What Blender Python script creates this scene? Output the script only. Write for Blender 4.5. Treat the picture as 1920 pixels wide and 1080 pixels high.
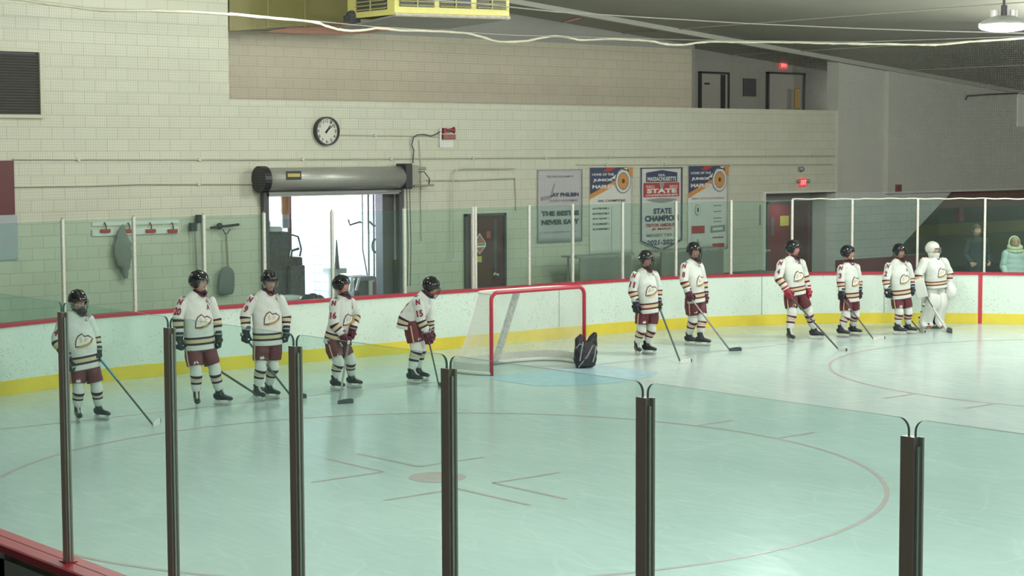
import bpy, bmesh, math, random
from mathutils import Vector, Matrix, noise
from mathutils.bvhtree import BVHTree
random.seed(7)
R = math.radians
for o in list(bpy.data.objects): bpy.data.objects.remove(o)
scn = bpy.context.scene
C = bpy.context.scene.collection

# ---------------------------------------------------------------- camera
F_PX = 3341.4
CAM = Vector((20.595, -17.89, 3.370))
YAW, PIT, ROL = 2.44140351, 0.0764919297, -0.00390009
FW = Vector((math.cos(YAW)*math.cos(PIT), math.sin(YAW)*math.cos(PIT), -math.sin(PIT)))
_r = Vector((math.sin(YAW), -math.cos(YAW), 0)); _u = _r.cross(FW)
RT = _r*math.cos(ROL) + _u*math.sin(ROL)
UP = -_r*math.sin(ROL) + _u*math.cos(ROL)
cd = bpy.data.cameras.new('camera'); cam = bpy.data.objects.new('camera', cd); C.objects.link(cam)
cd.sensor_width = 36; cd.lens = F_PX/1920*36; cd.clip_start = .1; cd.clip_end = 200
m = Matrix.Identity(4)
for i in range(3):
    m[i][0] = RT[i]; m[i][1] = UP[i]; m[i][2] = -FW[i]; m[i][3] = CAM[i]
cam.matrix_world = m; scn.camera = cam
scn.view_settings.view_transform = 'Standard'; scn.view_settings.look = 'None'
scn.view_settings.exposure = 0.0; scn.view_settings.gamma = 1
scn.view_settings.use_curve_mapping = False

# ---------------------------------------------------------------- light
w = bpy.data.worlds.new('world'); scn.world = w; w.use_nodes = True
w.node_tree.nodes['Background'].inputs[0].default_value = (.85, 1, .86, 1)
w.node_tree.nodes['Background'].inputs[1].default_value = .5
def area(name, loc, size, power, col=(1, .98, .9), rot=(0, 0, 0), shape='DISK', spread=None):
    l = bpy.data.lights.new(name, 'AREA'); l.shape = shape; l.size = size
    if shape == 'RECTANGLE': l.size, l.size_y = size if isinstance(size, tuple) else (size, size)
    l.energy = power; l.color = col
    if spread: l.spread = spread
    o = bpy.data.objects.new(name, l); C.objects.link(o); o.location = loc; o.rotation_euler = rot
    return o
LAMP_COL = (.99, 1, .95)
def lamp_or_fill(x, y, z, power, rad=.25):
    l = bpy.data.lights.new('hall_lamp_or_fill', 'POINT'); l.energy = power; l.color = LAMP_COL; l.shadow_soft_size = rad
    o = bpy.data.objects.new('hall_lamp_or_fill', l); C.objects.link(o); o.location = (x, y, z)
LP = 330
for lx, ly, lz, lp in [(8.75, -.75, 4.45, .8), (1, -8, 5.5, .4), (-2, -2.5, 5.95, 1.05), (-4.3, -8.3, 5, .3), (6, -9.5, 5.6, .95), (1.5, 3.5, 6.0, 1.8), (5.5, 6.8, 5, 1.4), (3, 11, 4.8, 2.0),  # mostly unseen hall lamps; one is added to brighten the left ice
                   (12, 7, 5, 1.5), (12, -8, 5, 2.9), (16, 0, 5, 1.4), (22, 5, 5, 1.2), (22, -7, 5, 1.2)]:
    lamp_or_fill(lx, ly, lz, LP*lp)
area('service_bay_daylight', (-10.5, .9, 3.4), 2.6, 9000, (.90, .92, 1), (0, 0, 0))
area('service_bay_rear_light', (-13.6, 1.2, 1.6), 2.4, 4000, (.86, .88, 1), (0, R(90), 0))  # area light set before the back wall of the service bay
lamp_or_fill(-8.1, 18.6, 4.7, 22, .12)  # unseen fill light added behind the right wall to brighten the upper level
area('alcove_light', (-7.35, 14.2, 2.2), .25, 5, (1, .95, .9))

# ---------------------------------------------------------------- helpers
def ray(u, v): return FW + RT*((u-960)/F_PX) - UP*((v-540)/F_PX)
def W(u, v, ax, val):
    d = ray(u, v); return CAM + d*((val-CAM[ax])/d[ax])
FWH = Vector((FW.x, FW.y, 0)).normalized(); RTH = Vector((RT.x, RT.y, 0)).normalized()
def depth_of(P): return (P-CAM).dot(FWH)
def atD(u, v, D):
    d = ray(u, v); return CAM + d*(D/d.dot(FWH))

MATS = {}
def mat(name, col, rough=.6, metal=0, spec=.5, var=0, vscale=8, bump=0, emit=None, trans=0):
    if name in MATS: return MATS[name]
    m = bpy.data.materials.new(name); m.use_nodes = True; nt = m.node_tree; b = nt.nodes['Principled BSDF']
    b.inputs['Roughness'].default_value = rough; b.inputs['Metallic'].default_value = metal
    b.inputs['Specular IOR Level'].default_value = spec
    c = (*col, 1)
    tc = nt.nodes.new('ShaderNodeTexCoord'); nz = nt.nodes.new('ShaderNodeTexNoise'); nz.inputs['Scale'].default_value = vscale
    nz.inputs['Detail'].default_value = 4
    nt.links.new(tc.outputs['Object'], nz.inputs['Vector'])
    mx = nt.nodes.new('ShaderNodeMix'); mx.data_type = 'RGBA'
    mx.inputs[6].default_value = tuple(x*(1-var) for x in col)+(1,); mx.inputs[7].default_value = tuple(min(1, x*(1+var)) for x in col)+(1,)
    nt.links.new(nz.outputs['Fac'], mx.inputs[0]); nt.links.new(mx.outputs[2], b.inputs['Base Color'])
    if bump:
        bp = nt.nodes.new('ShaderNodeBump'); bp.inputs['Strength'].default_value = bump; bp.inputs['Distance'].default_value = .01
        nt.links.new(nz.outputs['Fac'], bp.inputs['Height']); nt.links.new(bp.outputs['Normal'], b.inputs['Normal'])
    if emit:
        b.inputs['Emission Color'].default_value = (*emit[:3], 1); b.inputs['Emission Strength'].default_value = emit[3]
    MATS[name] = m; return m

def block_mat(name, col, mortar, swap='yz', bw=.4, bh=.2, off=.5, rough=.5, two=None, zsplit=None, col2=None):
    m = bpy.data.materials.new(name); m.use_nodes = True; nt = m.node_tree; b = nt.nodes['Principled BSDF']
    L = nt.links.new
    tc = nt.nodes.new('ShaderNodeTexCoord'); sp = nt.nodes.new('ShaderNodeSeparateXYZ'); L(tc.outputs['Object'], sp.inputs[0])
    cb = nt.nodes.new('ShaderNodeCombineXYZ')
    L(sp.outputs['Y' if swap == 'yz' else 'X'], cb.inputs[0]); L(sp.outputs['Z'], cb.inputs[1])
    br = nt.nodes.new('ShaderNodeTexBrick'); L(cb.outputs[0], br.inputs['Vector'])
    br.inputs['Scale'].default_value = 1; br.inputs['Brick Width'].default_value = bw; br.inputs['Row Height'].default_value = bh
    br.inputs['Mortar Size'].default_value = .008; br.inputs['Mortar Smooth'].default_value = .3; br.offset = off
    br.inputs['Color1'].default_value = (*col, 1); br.inputs['Color2'].default_value = (*[x*.95 for x in col], 1)
    br.inputs['Mortar'].default_value = (*mortar, 1)
    nz = nt.nodes.new('ShaderNodeTexNoise'); nz.inputs['Scale'].default_value = 1.3; nz.inputs['Detail'].default_value = 5
    L(tc.outputs['Object'], nz.inputs['Vector'])
    mr = nt.nodes.new('ShaderNodeMapRange'); L(nz.outputs['Fac'], mr.inputs[0]); mr.inputs[3].default_value = .93; mr.inputs[4].default_value = 1.05
    mul = nt.nodes.new('ShaderNodeMix'); mul.data_type = 'RGBA'; mul.blend_type = 'MULTIPLY'; mul.inputs[0].default_value = 1
    src = br.outputs['Color']
    if zsplit is not None:      # a different colour above a given height
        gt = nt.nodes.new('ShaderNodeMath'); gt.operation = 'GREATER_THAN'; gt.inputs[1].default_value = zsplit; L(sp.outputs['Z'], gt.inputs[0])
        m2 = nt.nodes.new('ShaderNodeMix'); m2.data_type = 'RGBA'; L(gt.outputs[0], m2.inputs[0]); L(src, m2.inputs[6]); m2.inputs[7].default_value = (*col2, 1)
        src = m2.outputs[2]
    L(src, mul.inputs[6]); L(mr.outputs[0], mul.inputs[7]); L(mul.outputs[2], b.inputs['Base Color'])
    b.inputs['Roughness'].default_value = rough
    bp = nt.nodes.new('ShaderNodeBump'); bp.inputs['Strength'].default_value = .35; bp.inputs['Distance'].default_value = .004; bp.invert = True
    L(br.outputs['Fac'], bp.inputs['Height']); L(bp.outputs['Normal'], b.inputs['Normal'])
    return m

def glass_mat(name, tint, haze, hcol=(.7, .8, .75)):
    m = bpy.data.materials.new(name); m.use_nodes = True; nt = m.node_tree; nt.nodes.clear(); L = nt.links.new
    out = nt.nodes.new('ShaderNodeOutputMaterial'); tr = nt.nodes.new('ShaderNodeBsdfTransparent'); tr.inputs[0].default_value = (*tint, 1)
    df = nt.nodes.new('ShaderNodeBsdfDiffuse'); df.inputs[0].default_value = (*hcol, 1)
    gl = nt.nodes.new('ShaderNodeBsdfGlossy'); gl.inputs['Roughness'].default_value = .03
    nz = nt.nodes.new('ShaderNodeTexNoise'); nz.inputs['Scale'].default_value = 1.5; nz.inputs['Detail'].default_value = 6
    tc = nt.nodes.new('ShaderNodeTexCoord'); L(tc.outputs['Object'], nz.inputs['Vector'])
    mr = nt.nodes.new('ShaderNodeMapRange'); L(nz.outputs['Fac'], mr.inputs[0]); mr.inputs[3].default_value = haze*.5; mr.inputs[4].default_value = haze*1.5
    m1 = nt.nodes.new('ShaderNodeMixShader'); L(mr.outputs[0], m1.inputs[0]); L(tr.outputs[0], m1.inputs[1]); L(df.outputs[0], m1.inputs[2])
    lw = nt.nodes.new('ShaderNodeLayerWeight'); lw.inputs[0].default_value = .5
    pw = nt.nodes.new('ShaderNodeMath'); pw.operation = 'POWER'; pw.inputs[1].default_value = 5; L(lw.outputs['Facing'], pw.inputs[0])
    fr = nt.nodes.new('ShaderNodeMath'); fr.operation = 'MULTIPLY_ADD'; fr.inputs[1].default_value = .5; fr.inputs[2].default_value = .02; L(pw.outputs[0], fr.inputs[0])
    m2 = nt.nodes.new('ShaderNodeMixShader'); L(fr.outputs[0], m2.inputs[0]); L(m1.outputs[0], m2.inputs[1]); L(gl.outputs[0], m2.inputs[2])
    L(m2.outputs[0], out.inputs[0]); return m

def prop(o, label=None, cat=None, group=None, kind=None):
    if label: o['label'] = label
    if cat: o['category'] = cat
    if group: o['group'] = group
    if kind: o['kind'] = kind
    return o
def obj(name, bm, mats, parent=None, smooth=False, recalc=True):
    me = bpy.data.meshes.new(name)
    if recalc: bmesh.ops.recalc_face_normals(bm, faces=bm.faces)
    if smooth:
        for f in bm.faces: f.smooth = True
    bm.to_mesh(me); bm.free()
    for mm in (mats if isinstance(mats, (list, tuple)) else [mats]): me.materials.append(mm)
    o = bpy.data.objects.new(name, me); C.objects.link(o)
    if parent:
        o.parent = parent; o.matrix_parent_inverse = Matrix.Translation(parent.location).inverted()
    return o
def thing(name, label, cat, loc=(0, 0, 0), group=None):
    o = bpy.data.objects.new(name, None); C.objects.link(o); o.location = loc; o.empty_display_size = .1
    return prop(o, label, cat, group)
def struct(name, bm, mats, label=None, **k):
    o = obj(name, bm, mats, **k); o['kind'] = 'structure'
    if label: o['label'] = label
    return o
NB = bmesh.new
def box(bm, a, b, mi=0, bev=0, M=None):
    a = Vector(a); b = Vector(b)
    lo = Vector([min(a[i], b[i]) for i in range(3)]); hi = Vector([max(a[i], b[i]) for i in range(3)])
    mm = Matrix.Translation((lo+hi)/2) @ Matrix.Diagonal((*(hi-lo), 1))
    if M: mm = M @ mm
    r = bmesh.ops.create_cube(bm, size=1, matrix=mm)
    fs = list({f for v in r['verts'] for f in v.link_faces})
    if bev:
        es = list({e for v in r['verts'] for e in v.link_edges})
        rr = bmesh.ops.bevel(bm, geom=es, offset=bev, segments=2, affect='EDGES', profile=.5)
        fs = list(set([f for f in fs if f.is_valid] + rr['faces']))
    for f in fs: f.material_index = mi
    return fs
def frame_box(bm, c, ax, ay, az, sx, sy, sz, mi=0, bev=0):
    """a box about c with unit axes ax ay az and full sizes"""
    M = Matrix.Identity(4)
    for i in range(3): M[i][0] = ax[i]; M[i][1] = ay[i]; M[i][2] = az[i]; M[i][3] = c[i]
    return box(bm, (-sx/2, -sy/2, -sz/2), (sx/2, sy/2, sz/2), mi, bev, M)
def ringset(bm, rings, mi=0, vals=None, lay=None, cap=True):
    vs = []
    for i, rg in enumerate(rings):
        row = [bm.verts.new(p) for p in rg]
        if lay is not None:
            for v in row: v[lay] = vals[i]
        vs.append(row)
    n = len(vs[0])
    for a, b in zip(vs, vs[1:]):
        for j in range(n):
            f = bm.faces.new((a[j], a[(j+1) % n], b[(j+1) % n], b[j])); f.material_index = mi
    if cap:
        for row in (vs[0], vs[-1]):
            try: bm.faces.new(row).material_index = mi
            except ValueError: pass
    return vs
def tube(bm, pts, r, seg=8, mi=0, cap=True):
    pts = [Vector(p) for p in pts]; rings = []; prev = None
    for i, p in enumerate(pts):
        t = (pts[min(i+1, len(pts)-1)]-pts[max(i-1, 0)]).normalized()
        if prev is None:
            a = t.orthogonal().normalized()
        else:
            a = (prev - t*prev.dot(t)).normalized()
        prev = a; b = t.cross(a); rr = r[i] if isinstance(r, (list, tuple)) else r
        rings.append([p + a*rr*math.cos(2*math.pi*k/seg) + b*rr*math.sin(2*math.pi*k/seg) for k in range(seg)])
    return ringset(bm, rings, mi, cap=cap)
def catmull(pts, n):
    """dense list along a list of tuples (any length) by Catmull-Rom"""
    out = []
    P = [pts[0]] + list(pts) + [pts[-1]]
    for i in range(1, len(P)-2):
        for k in range(n):
            t = k/n; q = []
            for a, b, c, d in zip(P[i-1], P[i], P[i+1], P[i+2]):
                q.append(.5*((2*b) + (-a+c)*t + (2*a-5*b+4*c-d)*t*t + (-a+3*b-3*c+d)*t**3))
            out.append(q)
    out.append(list(pts[-1])); return out
def limb(bm, pts, radii, lat, n=5, seg=16, mi=0, lay=None, vals=None, wob=0, power=1.0, cap=True):
    """lofted limb; radii are (along lat, across)"""
    rows = [(*p, *(rr if isinstance(rr, tuple) else (rr, rr)), (vals[i] if vals else 0)) for i, (p, rr) in enumerate(zip(pts, radii))]
    d = catmull(rows, n); rings = []; vv = []
    for i, q in enumerate(d):
        c = Vector(q[:3]); t = (Vector(d[min(i+1, len(d)-1)][:3])-Vector(d[max(i-1, 0)][:3]))
        t = t.normalized() if t.length > 1e-6 else Vector((0, 0, 1))
        a = lat - t*lat.dot(t); a.normalize(); b = t.cross(a)
        ring = []
        for k in range(seg):
            th = 2*math.pi*k/seg; cx = math.cos(th); sy = math.sin(th)
            if power != 1: cx = math.copysign(abs(cx)**power, cx); sy = math.copysign(abs(sy)**power, sy)
            o = a*q[3]*cx + b*q[4]*sy
            p = c+o
            if wob: p = p + o.normalized()*wob*noise.noise(Vector((p.x*9, p.y*9, p.z*14+3)))
            ring.append(p)
        rings.append(ring); vv.append(q[5])
    return ringset(bm, rings, mi, vv, lay, cap)
def ball(bm, c, rx, ry, rz, M=None, mi=0, u=16, v=10):
    mm = Matrix.Translation(c) @ (M.to_4x4() if M else Matrix.Identity(4)) @ Matrix.Diagonal((rx, ry, rz, 1))
    r = bmesh.ops.create_uvsphere(bm, u_segments=u, v_segments=v, radius=1, matrix=mm)
    for f in {f for q in r['verts'] for f in q.link_faces}: f.material_index = mi
def cyl(bm, a, b, r, seg=16, mi=0): tube(bm, [a, b], r, seg, mi)

_tc = {}
def text_tris(s, bold=0.0, shear=0.0):
    """flat triangles of a word, height about 1, centred"""
    k = (s, bold, shear)
    if k in _tc: return _tc[k]
    cu = bpy.data.curves.new('t', 'FONT'); cu.body = s; cu.align_x = 'CENTER'; cu.align_y = 'CENTER'; cu.offset = bold; cu.resolution_u = 3; cu.shear = shear
    o = bpy.data.objects.new('t', cu); C.objects.link(o)
    bpy.context.view_layer.update()
    me = bpy.data.meshes.new_from_object(o.evaluated_get(bpy.context.evaluated_depsgraph_get()))
    vs = [v.co.copy() for v in me.vertices]; fs = [list(p.vertices) for p in me.polygons]
    bpy.data.objects.remove(o); bpy.data.curves.remove(cu); bpy.data.meshes.remove(me)
    if vs:
        x0 = min(v.x for v in vs); x1 = max(v.x for v in vs); y0 = min(v.y for v in vs); y1 = max(v.y for v in vs)
        W_ = x1-x0; H_ = y1-y0
        vs = [((v.x-(x0+x1)/2)/W_, (v.y-(y0+y1)/2)/H_) for v in vs]
    _tc[k] = (vs, fs); return _tc[k]
def put_text(bm, s, c, ax, ay, w, h, mi=0, bold=0.02, bvh=None, dirn=None, off=.004, shear=0):
    vs, fs = text_tris(s, bold, shear)
    put_shape(bm, vs, fs, c, ax, ay, w, h, mi, bvh, dirn, off)
def put_shape(bm, vs, fs, c, ax, ay, w, h, mi=0, bvh=None, dirn=None, off=.004):
    nv = []
    for x, y in vs:
        p = c + ax*(x*w) + ay*(y*h)
        if bvh:
            hit = bvh.ray_cast(p - dirn*.5, dirn)
            if hit[0] is None: nv.append(None); continue
            p = hit[0] - dirn*off
        nv.append(bm.verts.new(p))
    for f in fs:
        q = [nv[i] for i in f]
        if None in q or len(set(q)) < 3: continue
        try: bm.faces.new(q).material_index = mi
        except ValueError: pass
def poly(bm, pts, mi=0):
    f = bm.faces.new([bm.verts.new(p) for p in pts]); f.material_index = mi; return f
def prism(bm, pts, d, mi=0):
    """solid from a polygon swept by vector d"""
    a = [bm.verts.new(p) for p in pts]; b = [bm.verts.new(Vector(p)+Vector(d)) for p in pts]; n = len(a)
    fs = [bm.faces.new(a), bm.faces.new(b[::-1])]
    for i in range(n): fs.append(bm.faces.new((a[i], a[(i+1) % n], b[(i+1) % n], b[i])))
    for f in fs: f.material_index = mi
    return fs

# ---------------------------------------------------------------- materials
M_WALL = block_mat('painted_block', (.60, .61, .48), (.47, .48, .375))
M_UPWALL = block_mat('beige_block', (.60, .56, .42), (.50, .42, .30), zsplit=5.72, col2=(.36, .36, .32))  # beige turns to grey near the top
M_GREYBLOCK = block_mat('grey_block', (.40, .41, .38), (.28, .29, .27), 'xz')
M_WALL2 = block_mat('grey_painted_block', (.70, .71, .66), (.52, .53, .48), zsplit=2.35, col2=(.55, .56, .49))
M_TILE = block_mat('white_tile', (.85, .86, .88), (.42, .43, .5), 'yz', .2, .2, 0)
M_TILEX = block_mat('white_tile_side', (.85, .86, .88), (.42, .43, .5), 'xz', .2, .2, 0)
M_ROOF = mat('roof_foil', (.34, .335, .28), .5, 0, .4, .12, 1.2)
M_WHITE = mat('white_paint', (.72, .74, .68), .4, var=.04)
M_GREY = mat('grey_metal', (.33, .34, .33), .4, .4, var=.08)
M_DGREY = mat('dark_grey', (.07, .07, .075), .5, var=.1)
M_BLACK = mat('black', (.015, .015, .018), .45, var=.1)
M_RED = mat('red_paint', (.50, .035, .06), .35, var=.08)
M_DASHRED = mat('red_cap', (.42, .025, .05), .45, var=.12, vscale=3)
M_MAROON = mat('maroon', (.12, .025, .03), .5, var=.12, vscale=3)
M_MAROOND = mat('dark_maroon', (.075, .018, .02), .6, var=.12, vscale=3)
M_YEL = mat('yellow_kick', (.70, .57, .06), .4, var=.10, vscale=4)
M_PIPE = mat('conduit', (.56, .56, .45), .45, .2, var=.08)
M_RUBBER = mat('rubber_floor', (.035, .035, .035), .8, var=.2)
M_ALU = mat('aluminium', (.62, .63, .60), .38, .5, var=.12, vscale=20)
M_CONC = mat('concrete', (.22, .22, .20), .8, var=.15, vscale=3)

# boards paint: white with small puck marks
def boards_mat():
    m = bpy.data.materials.new('dasher_white'); m.use_nodes = True; nt = m.node_tree; b = nt.nodes['Principled BSDF']; L = nt.links.new
    tc = nt.nodes.new('ShaderNodeTexCoord'); n1 = nt.nodes.new('ShaderNodeTexNoise'); n1.inputs['Scale'].default_value = 27; n1.inputs['Detail'].default_value = 3
    mp = nt.nodes.new('ShaderNodeMapping'); mp.inputs['Scale'].default_value = (1, 1, 1.6); L(tc.outputs['Object'], mp.inputs[0]); L(mp.outputs[0], n1.inputs['Vector'])
    n2 = nt.nodes.new('ShaderNodeTexNoise'); n2.inputs['Scale'].default_value = 1.1; L(tc.outputs['Object'], n2.inputs['Vector'])
    mu = nt.nodes.new('ShaderNodeMath'); mu.operation = 'MULTIPLY_ADD'; mu.inputs[1].default_value = .35; L(n2.outputs['Fac'], mu.inputs[0]); L(n1.outputs['Fac'], mu.inputs[2])
    cr = nt.nodes.new('ShaderNodeValToRGB'); L(mu.outputs[0], cr.inputs[0])
    e = cr.color_ramp.elements; e[0].position = .76; e[0].color = (.64, .75, .67, 1); e[1].position = .92; e[1].color = (.46, .50, .46, 1)
    L(cr.outputs[0], b.inputs['Base Color']); b.inputs['Roughness'].default_value = .35; return m
M_DASH = boards_mat()
# ice
def ice_mat():
    m = bpy.data.materials.new('ice'); m.use_nodes = True; nt = m.node_tree; b = nt.nodes['Principled BSDF']; L = nt.links.new
    tc = nt.nodes.new('ShaderNodeTexCoord')
    def nz(scale, rot, st, det):
        mp = nt.nodes.new('ShaderNodeMapping'); mp.inputs['Rotation'].default_value = (0, 0, rot); mp.inputs['Scale'].default_value = st
        n = nt.nodes.new('ShaderNodeTexNoise'); n.inputs['Scale'].default_value = scale; n.inputs['Detail'].default_value = det
        L(tc.outputs['Object'], mp.inputs[0]); L(mp.outputs[0], n.inputs['Vector']); return n.outputs['Fac']
    a = nz(.35, .3, (1, 1.6, 1), 5); c = nz(2.2, R(52), (1, 7, 1), 4); d = nz(7, R(30), (1, 12, 1), 3)
    cr = nt.nodes.new('ShaderNodeValToRGB'); e = cr.color_ramp.elements; e[0].position = .3; e[0].color = (.43, .545, .525, 1); e[1].position = .7; e[1].color = (.52, .65, .615, 1)
    m1 = nt.nodes.new('ShaderNodeMath'); m1.operation = 'MULTIPLY_ADD'; m1.inputs[1].default_value = .20; L(c, m1.inputs[0])
    m2 = nt.nodes.new('ShaderNodeMath'); m2.operation = 'MULTIPLY_ADD'; m2.inputs[1].default_value = .55; L(a, m2.inputs[0]); m2.inputs[2].default_value = .11; L(m2.outputs[0], m1.inputs[2])
    L(m1.outputs[0], cr.inputs[0])
    # skate scratches: thin light arcs
    wv = nt.nodes.new('ShaderNodeTexVoronoi'); wv.feature = 'DISTANCE_TO_EDGE'; wv.inputs['Scale'].default_value = .55
    mp = nt.nodes.new('ShaderNodeMapping'); mp.inputs['Scale'].default_value = (1, 1.7, 1); mp.inputs['Rotation'].default_value = (0, 0, .6)
    nd = nt.nodes.new('ShaderNodeTexNoise'); nd.inputs['Scale'].default_value = .6; L(tc.outputs['Object'], nd.inputs['Vector'])
    ad = nt.nodes.new('ShaderNodeVectorMath'); ad.operation = 'MULTIPLY_ADD'; ad.inputs[1].default_value = (1.8, 1.8, 0); L(nd.outputs['Color'], ad.inputs[0]); L(tc.outputs['Object'], ad.inputs[2])
    L(ad.outputs[0], mp.inputs[0]); L(mp.outputs[0], wv.inputs['Vector'])
    lt = nt.nodes.new('ShaderNodeMapRange'); L(wv.outputs['Distance'], lt.inputs[0]); lt.inputs[1].default_value = .004; lt.inputs[2].default_value = .018; lt.inputs[3].default_value = .2; lt.inputs[4].default_value = 0
    ml = nt.nodes.new('ShaderNodeMath'); ml.operation = 'MULTIPLY'; L(lt.outputs[0], ml.inputs[0]); L(d, ml.inputs[1])
    mx = nt.nodes.new('ShaderNodeMix'); mx.data_type = 'RGBA'; L(ml.outputs[0], mx.inputs[0]); L(cr.outputs[0], mx.inputs[6]); mx.inputs[7].default_value = (.76, .84, .80, 1)
    L(mx.outputs[2], b.inputs['Base Color'])
    b.inputs['IOR'].default_value = 1.31
    rr = nt.nodes.new('ShaderNodeMapRange'); L(c, rr.inputs[0]); rr.inputs[3].default_value = .10; rr.inputs[4].default_value = .28; L(rr.outputs[0], b.inputs['Roughness'])
    b.inputs['Specular IOR Level'].default_value = .5
    return m
M_ICE = ice_mat()
def paint_under(name, col): return mat(name, col, .25, 0, .4, .15, 6)
M_LRED = paint_under('line_red', (.47, .41, .40)); M_LBLUE = paint_under('crease_blue', (.38, .57, .65))
M_LPINK = paint_under('goal_line_paint', (.56, .50, .50))
G_NEAR = glass_mat('near_glass', (.93, 1, .985), .05, (.60, .98, .88))
G_FAR = glass_mat('far_glass', (.835, .922, .895), .022, (.55, .68, .6))
M_GEDGE = mat('glass_edge', (.10, .20, .17), .7, spec=.1)

# ---------------------------------------------------------------- rink geometry
YC, HW, RC, EX = -.11, 13.09, 8.65, -3.32
def rink_path(off=0., step=.3, x_end=27):
    """points round this end of the rink, near side first; off moves outward"""
    pts = []; r = RC+off; cx = EX+RC; yl = YC-HW+RC; yh = YC+HW-RC
    x = x_end
    while x > cx: pts.append((x, YC-HW-off)); x -= .8
    n = 34
    for i in range(n+1):
        a = -math.pi/2 - (math.pi/2)*i/n; pts.append((cx+r*math.cos(a), yl+r*math.sin(a)))
    y = yl+.5
    while y < yh-.2: pts.append((EX-off, y)); y += .5
    for i in range(n+1):
        a = math.pi - (math.pi/2)*i/n; pts.append((cx+r*math.cos(a), yh+r*math.sin(a)))
    x = cx+.8
    while x < x_end: pts.append((x, YC+HW+off)); x += .8
    return [Vector((x, y, 0)) for x, y in pts]
def sweep(bm, prof, mi=0, lo=None, hi=None):
    """profile of (offset, z) swept round the rink"""
    paths = [rink_path(o) for o, z in prof]; n = len(paths[0]); rows = []
    for i in range(n):
        rows.append([bm.verts.new((paths[k][i].x, paths[k][i].y, prof[k][1])) for k in range(len(prof))])
    for a, b in zip(rows, rows[1:]):
        for k in range(len(prof)):
            k2 = (k+1) % len(prof)
            bm.faces.new((a[k], a[k2], b[k2], b[k])).material_index = mi
    bm.faces.new(rows[0]); bm.faces.new(rows[-1])

# ice sheet with its painted lines
bm = NB()
ring = rink_path(.04); poly(bm, [Vector((p.x, p.y, 0)) for p in ring])
rp = [bm.verts.new((p.x, p.y, -.05)) for p in ring]; bm.faces.new(rp[::-1])
def flat_poly(bm, pts, z, mi): poly(bm, [Vector((x, y, z)) for x, y in pts], mi)
def seg_line(bm, a, b, wd, z, mi):
    a = Vector(a); b = Vector(b); d = (b-a).normalized(); n = Vector((-d.y, d.x))*wd/2
    flat_poly(bm, [tuple(a+n), tuple(b+n), tuple(b-n), tuple(a-n)], z, mi)
def arc_line(bm, c, r, a0, a1, wd, z, mi, n=72):
    for i in range(n):
        t0 = a0+(a1-a0)*i/n; t1 = a0+(a1-a0)*(i+1)/n
        flat_poly(bm, [(c[0]+q*math.cos(t), c[1]+q*math.sin(t)) for q, t in ((r-wd/2, t0), (r+wd/2, t0), (r+wd/2, t1), (r-wd/2, t1))], z, mi)
zi = .002
seg_line(bm, (0, -11.6), (0, 11.4), .05, zi, 3)
pts = [(.025, -1.22)] + [(1.83*math.cos(t), 1.83*math.sin(t)) for t in [R(-41.8)+R(83.6)*i/24 for i in range(25)]] + [(.025, 1.22)]
flat_poly(bm, pts, zi, 2)
for s in (-1, 1):
    cx, cy = 6.1, 6.7*s
    arc_line(bm, (cx, cy), 4.57, 0, 2*math.pi, .05, zi, 1, 96)
    flat_poly(bm, [(cx+.30*math.cos(t), cy+.30*math.sin(t)) for t in [2*math.pi*i/32 for i in range(32)]], zi, 1)
    for sx in (-1, 1):
        for sy in (-1, 1):
            seg_line(bm, (cx+sx*.63, cy+sy*.23), (cx+sx*1.75, cy+sy*.23), .05, zi*1.2, 1)
            seg_line(bm, (cx+sx*.63, cy+sy*.23), (cx+sx*.63, cy+sy*1.14), .05, zi*1.2, 1)
            seg_line(bm, (cx+sx*.65, cy+sy*4.57), (cx+sx*.65, cy+sy*5.2), .05, zi*1.2, 1)
struct('floor', bm, [M_ICE, M_LRED, M_LBLUE, M_LPINK], 'white ice sheet with faint red circles and pale blue goal crease')
# floor round the rink
bm = NB(); box(bm, (-16, -30, -.3), (45, 30, -.052)); struct('floor_surround', bm, M_RUBBER, 'dark rubber floor around the rink')

# boards
brd = thing('dasher_boards', 'white puck-marked rink boards with yellow kick strip and red cap', 'rink boards', (EX, 0, 0))
bm = NB(); sweep(bm, [(0, 0), (0, .955), (.09, .955), (.09, 0)]); obj('board_panel', bm, M_DASH, brd)
bm = NB(); sweep(bm, [(-.012, 0.001), (-.012, .20), (-.0005, .205), (-.0005, 0.001)]); prop(obj('kick_strip', bm, M_YEL, brd), 'yellow kick strip')
bm = NB(); sweep(bm, [(-.02, .952), (-.02, .995), (-.005, 1.0), (.075, 1.0), (.08, .994), (.085, 1.0), (.175, 1.0), (.19, .995), (.19, .952)])
prop(obj('cap_rail', bm, M_DASHRED, brd), 'red cap rail')
# outside face: grey frames on the near side
bm = NB()
for i in range(20):
    x = 24 - i*1.05; box(bm, (x-.05, YC-HW-.16, -.05), (x+.05, YC-HW-.092, .95))
box(bm, (5.5, YC-HW-.16, .78), (26, YC-HW-.092, .90))
prop(obj('back_frame', bm, M_GREY, brd), 'grey steel back frame')
bm = NB(); sweep(bm, [(.091, -.05), (.091, .94), (.097, .94), (.097, -.05)]); obj('back_panel', bm, mat('back_panel', (.30, .26, .19), .7, var=.15), brd)
p = W(1837, 560, 0, 0)
bm = NB(); a = math.atan2((YC+HW-RC)-12.0, 0)
def path_at_u(u, v, off=0.):
    """point of the boards line seen in the column u (far side) at ground"""
    best = None; pp = rink_path(off)
    for q0, q1 in zip(pp, pp[1:]):
        for k in range(12):
            q = q0.lerp(q1, k/12)
            if q.x < -2 or q.y > -2 or True:
                d = q + Vector((0, 0, v)) - CAM; z = d.dot(FW)
                if z < 12 or (q.y < -9): continue
                uu = 960+F_PX*d.dot(RT)/z
                if best is None or abs(uu-u) < best[0]: best = (abs(uu-u), q, (q1-q0).normalized())
    return best[1], best[2]
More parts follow.
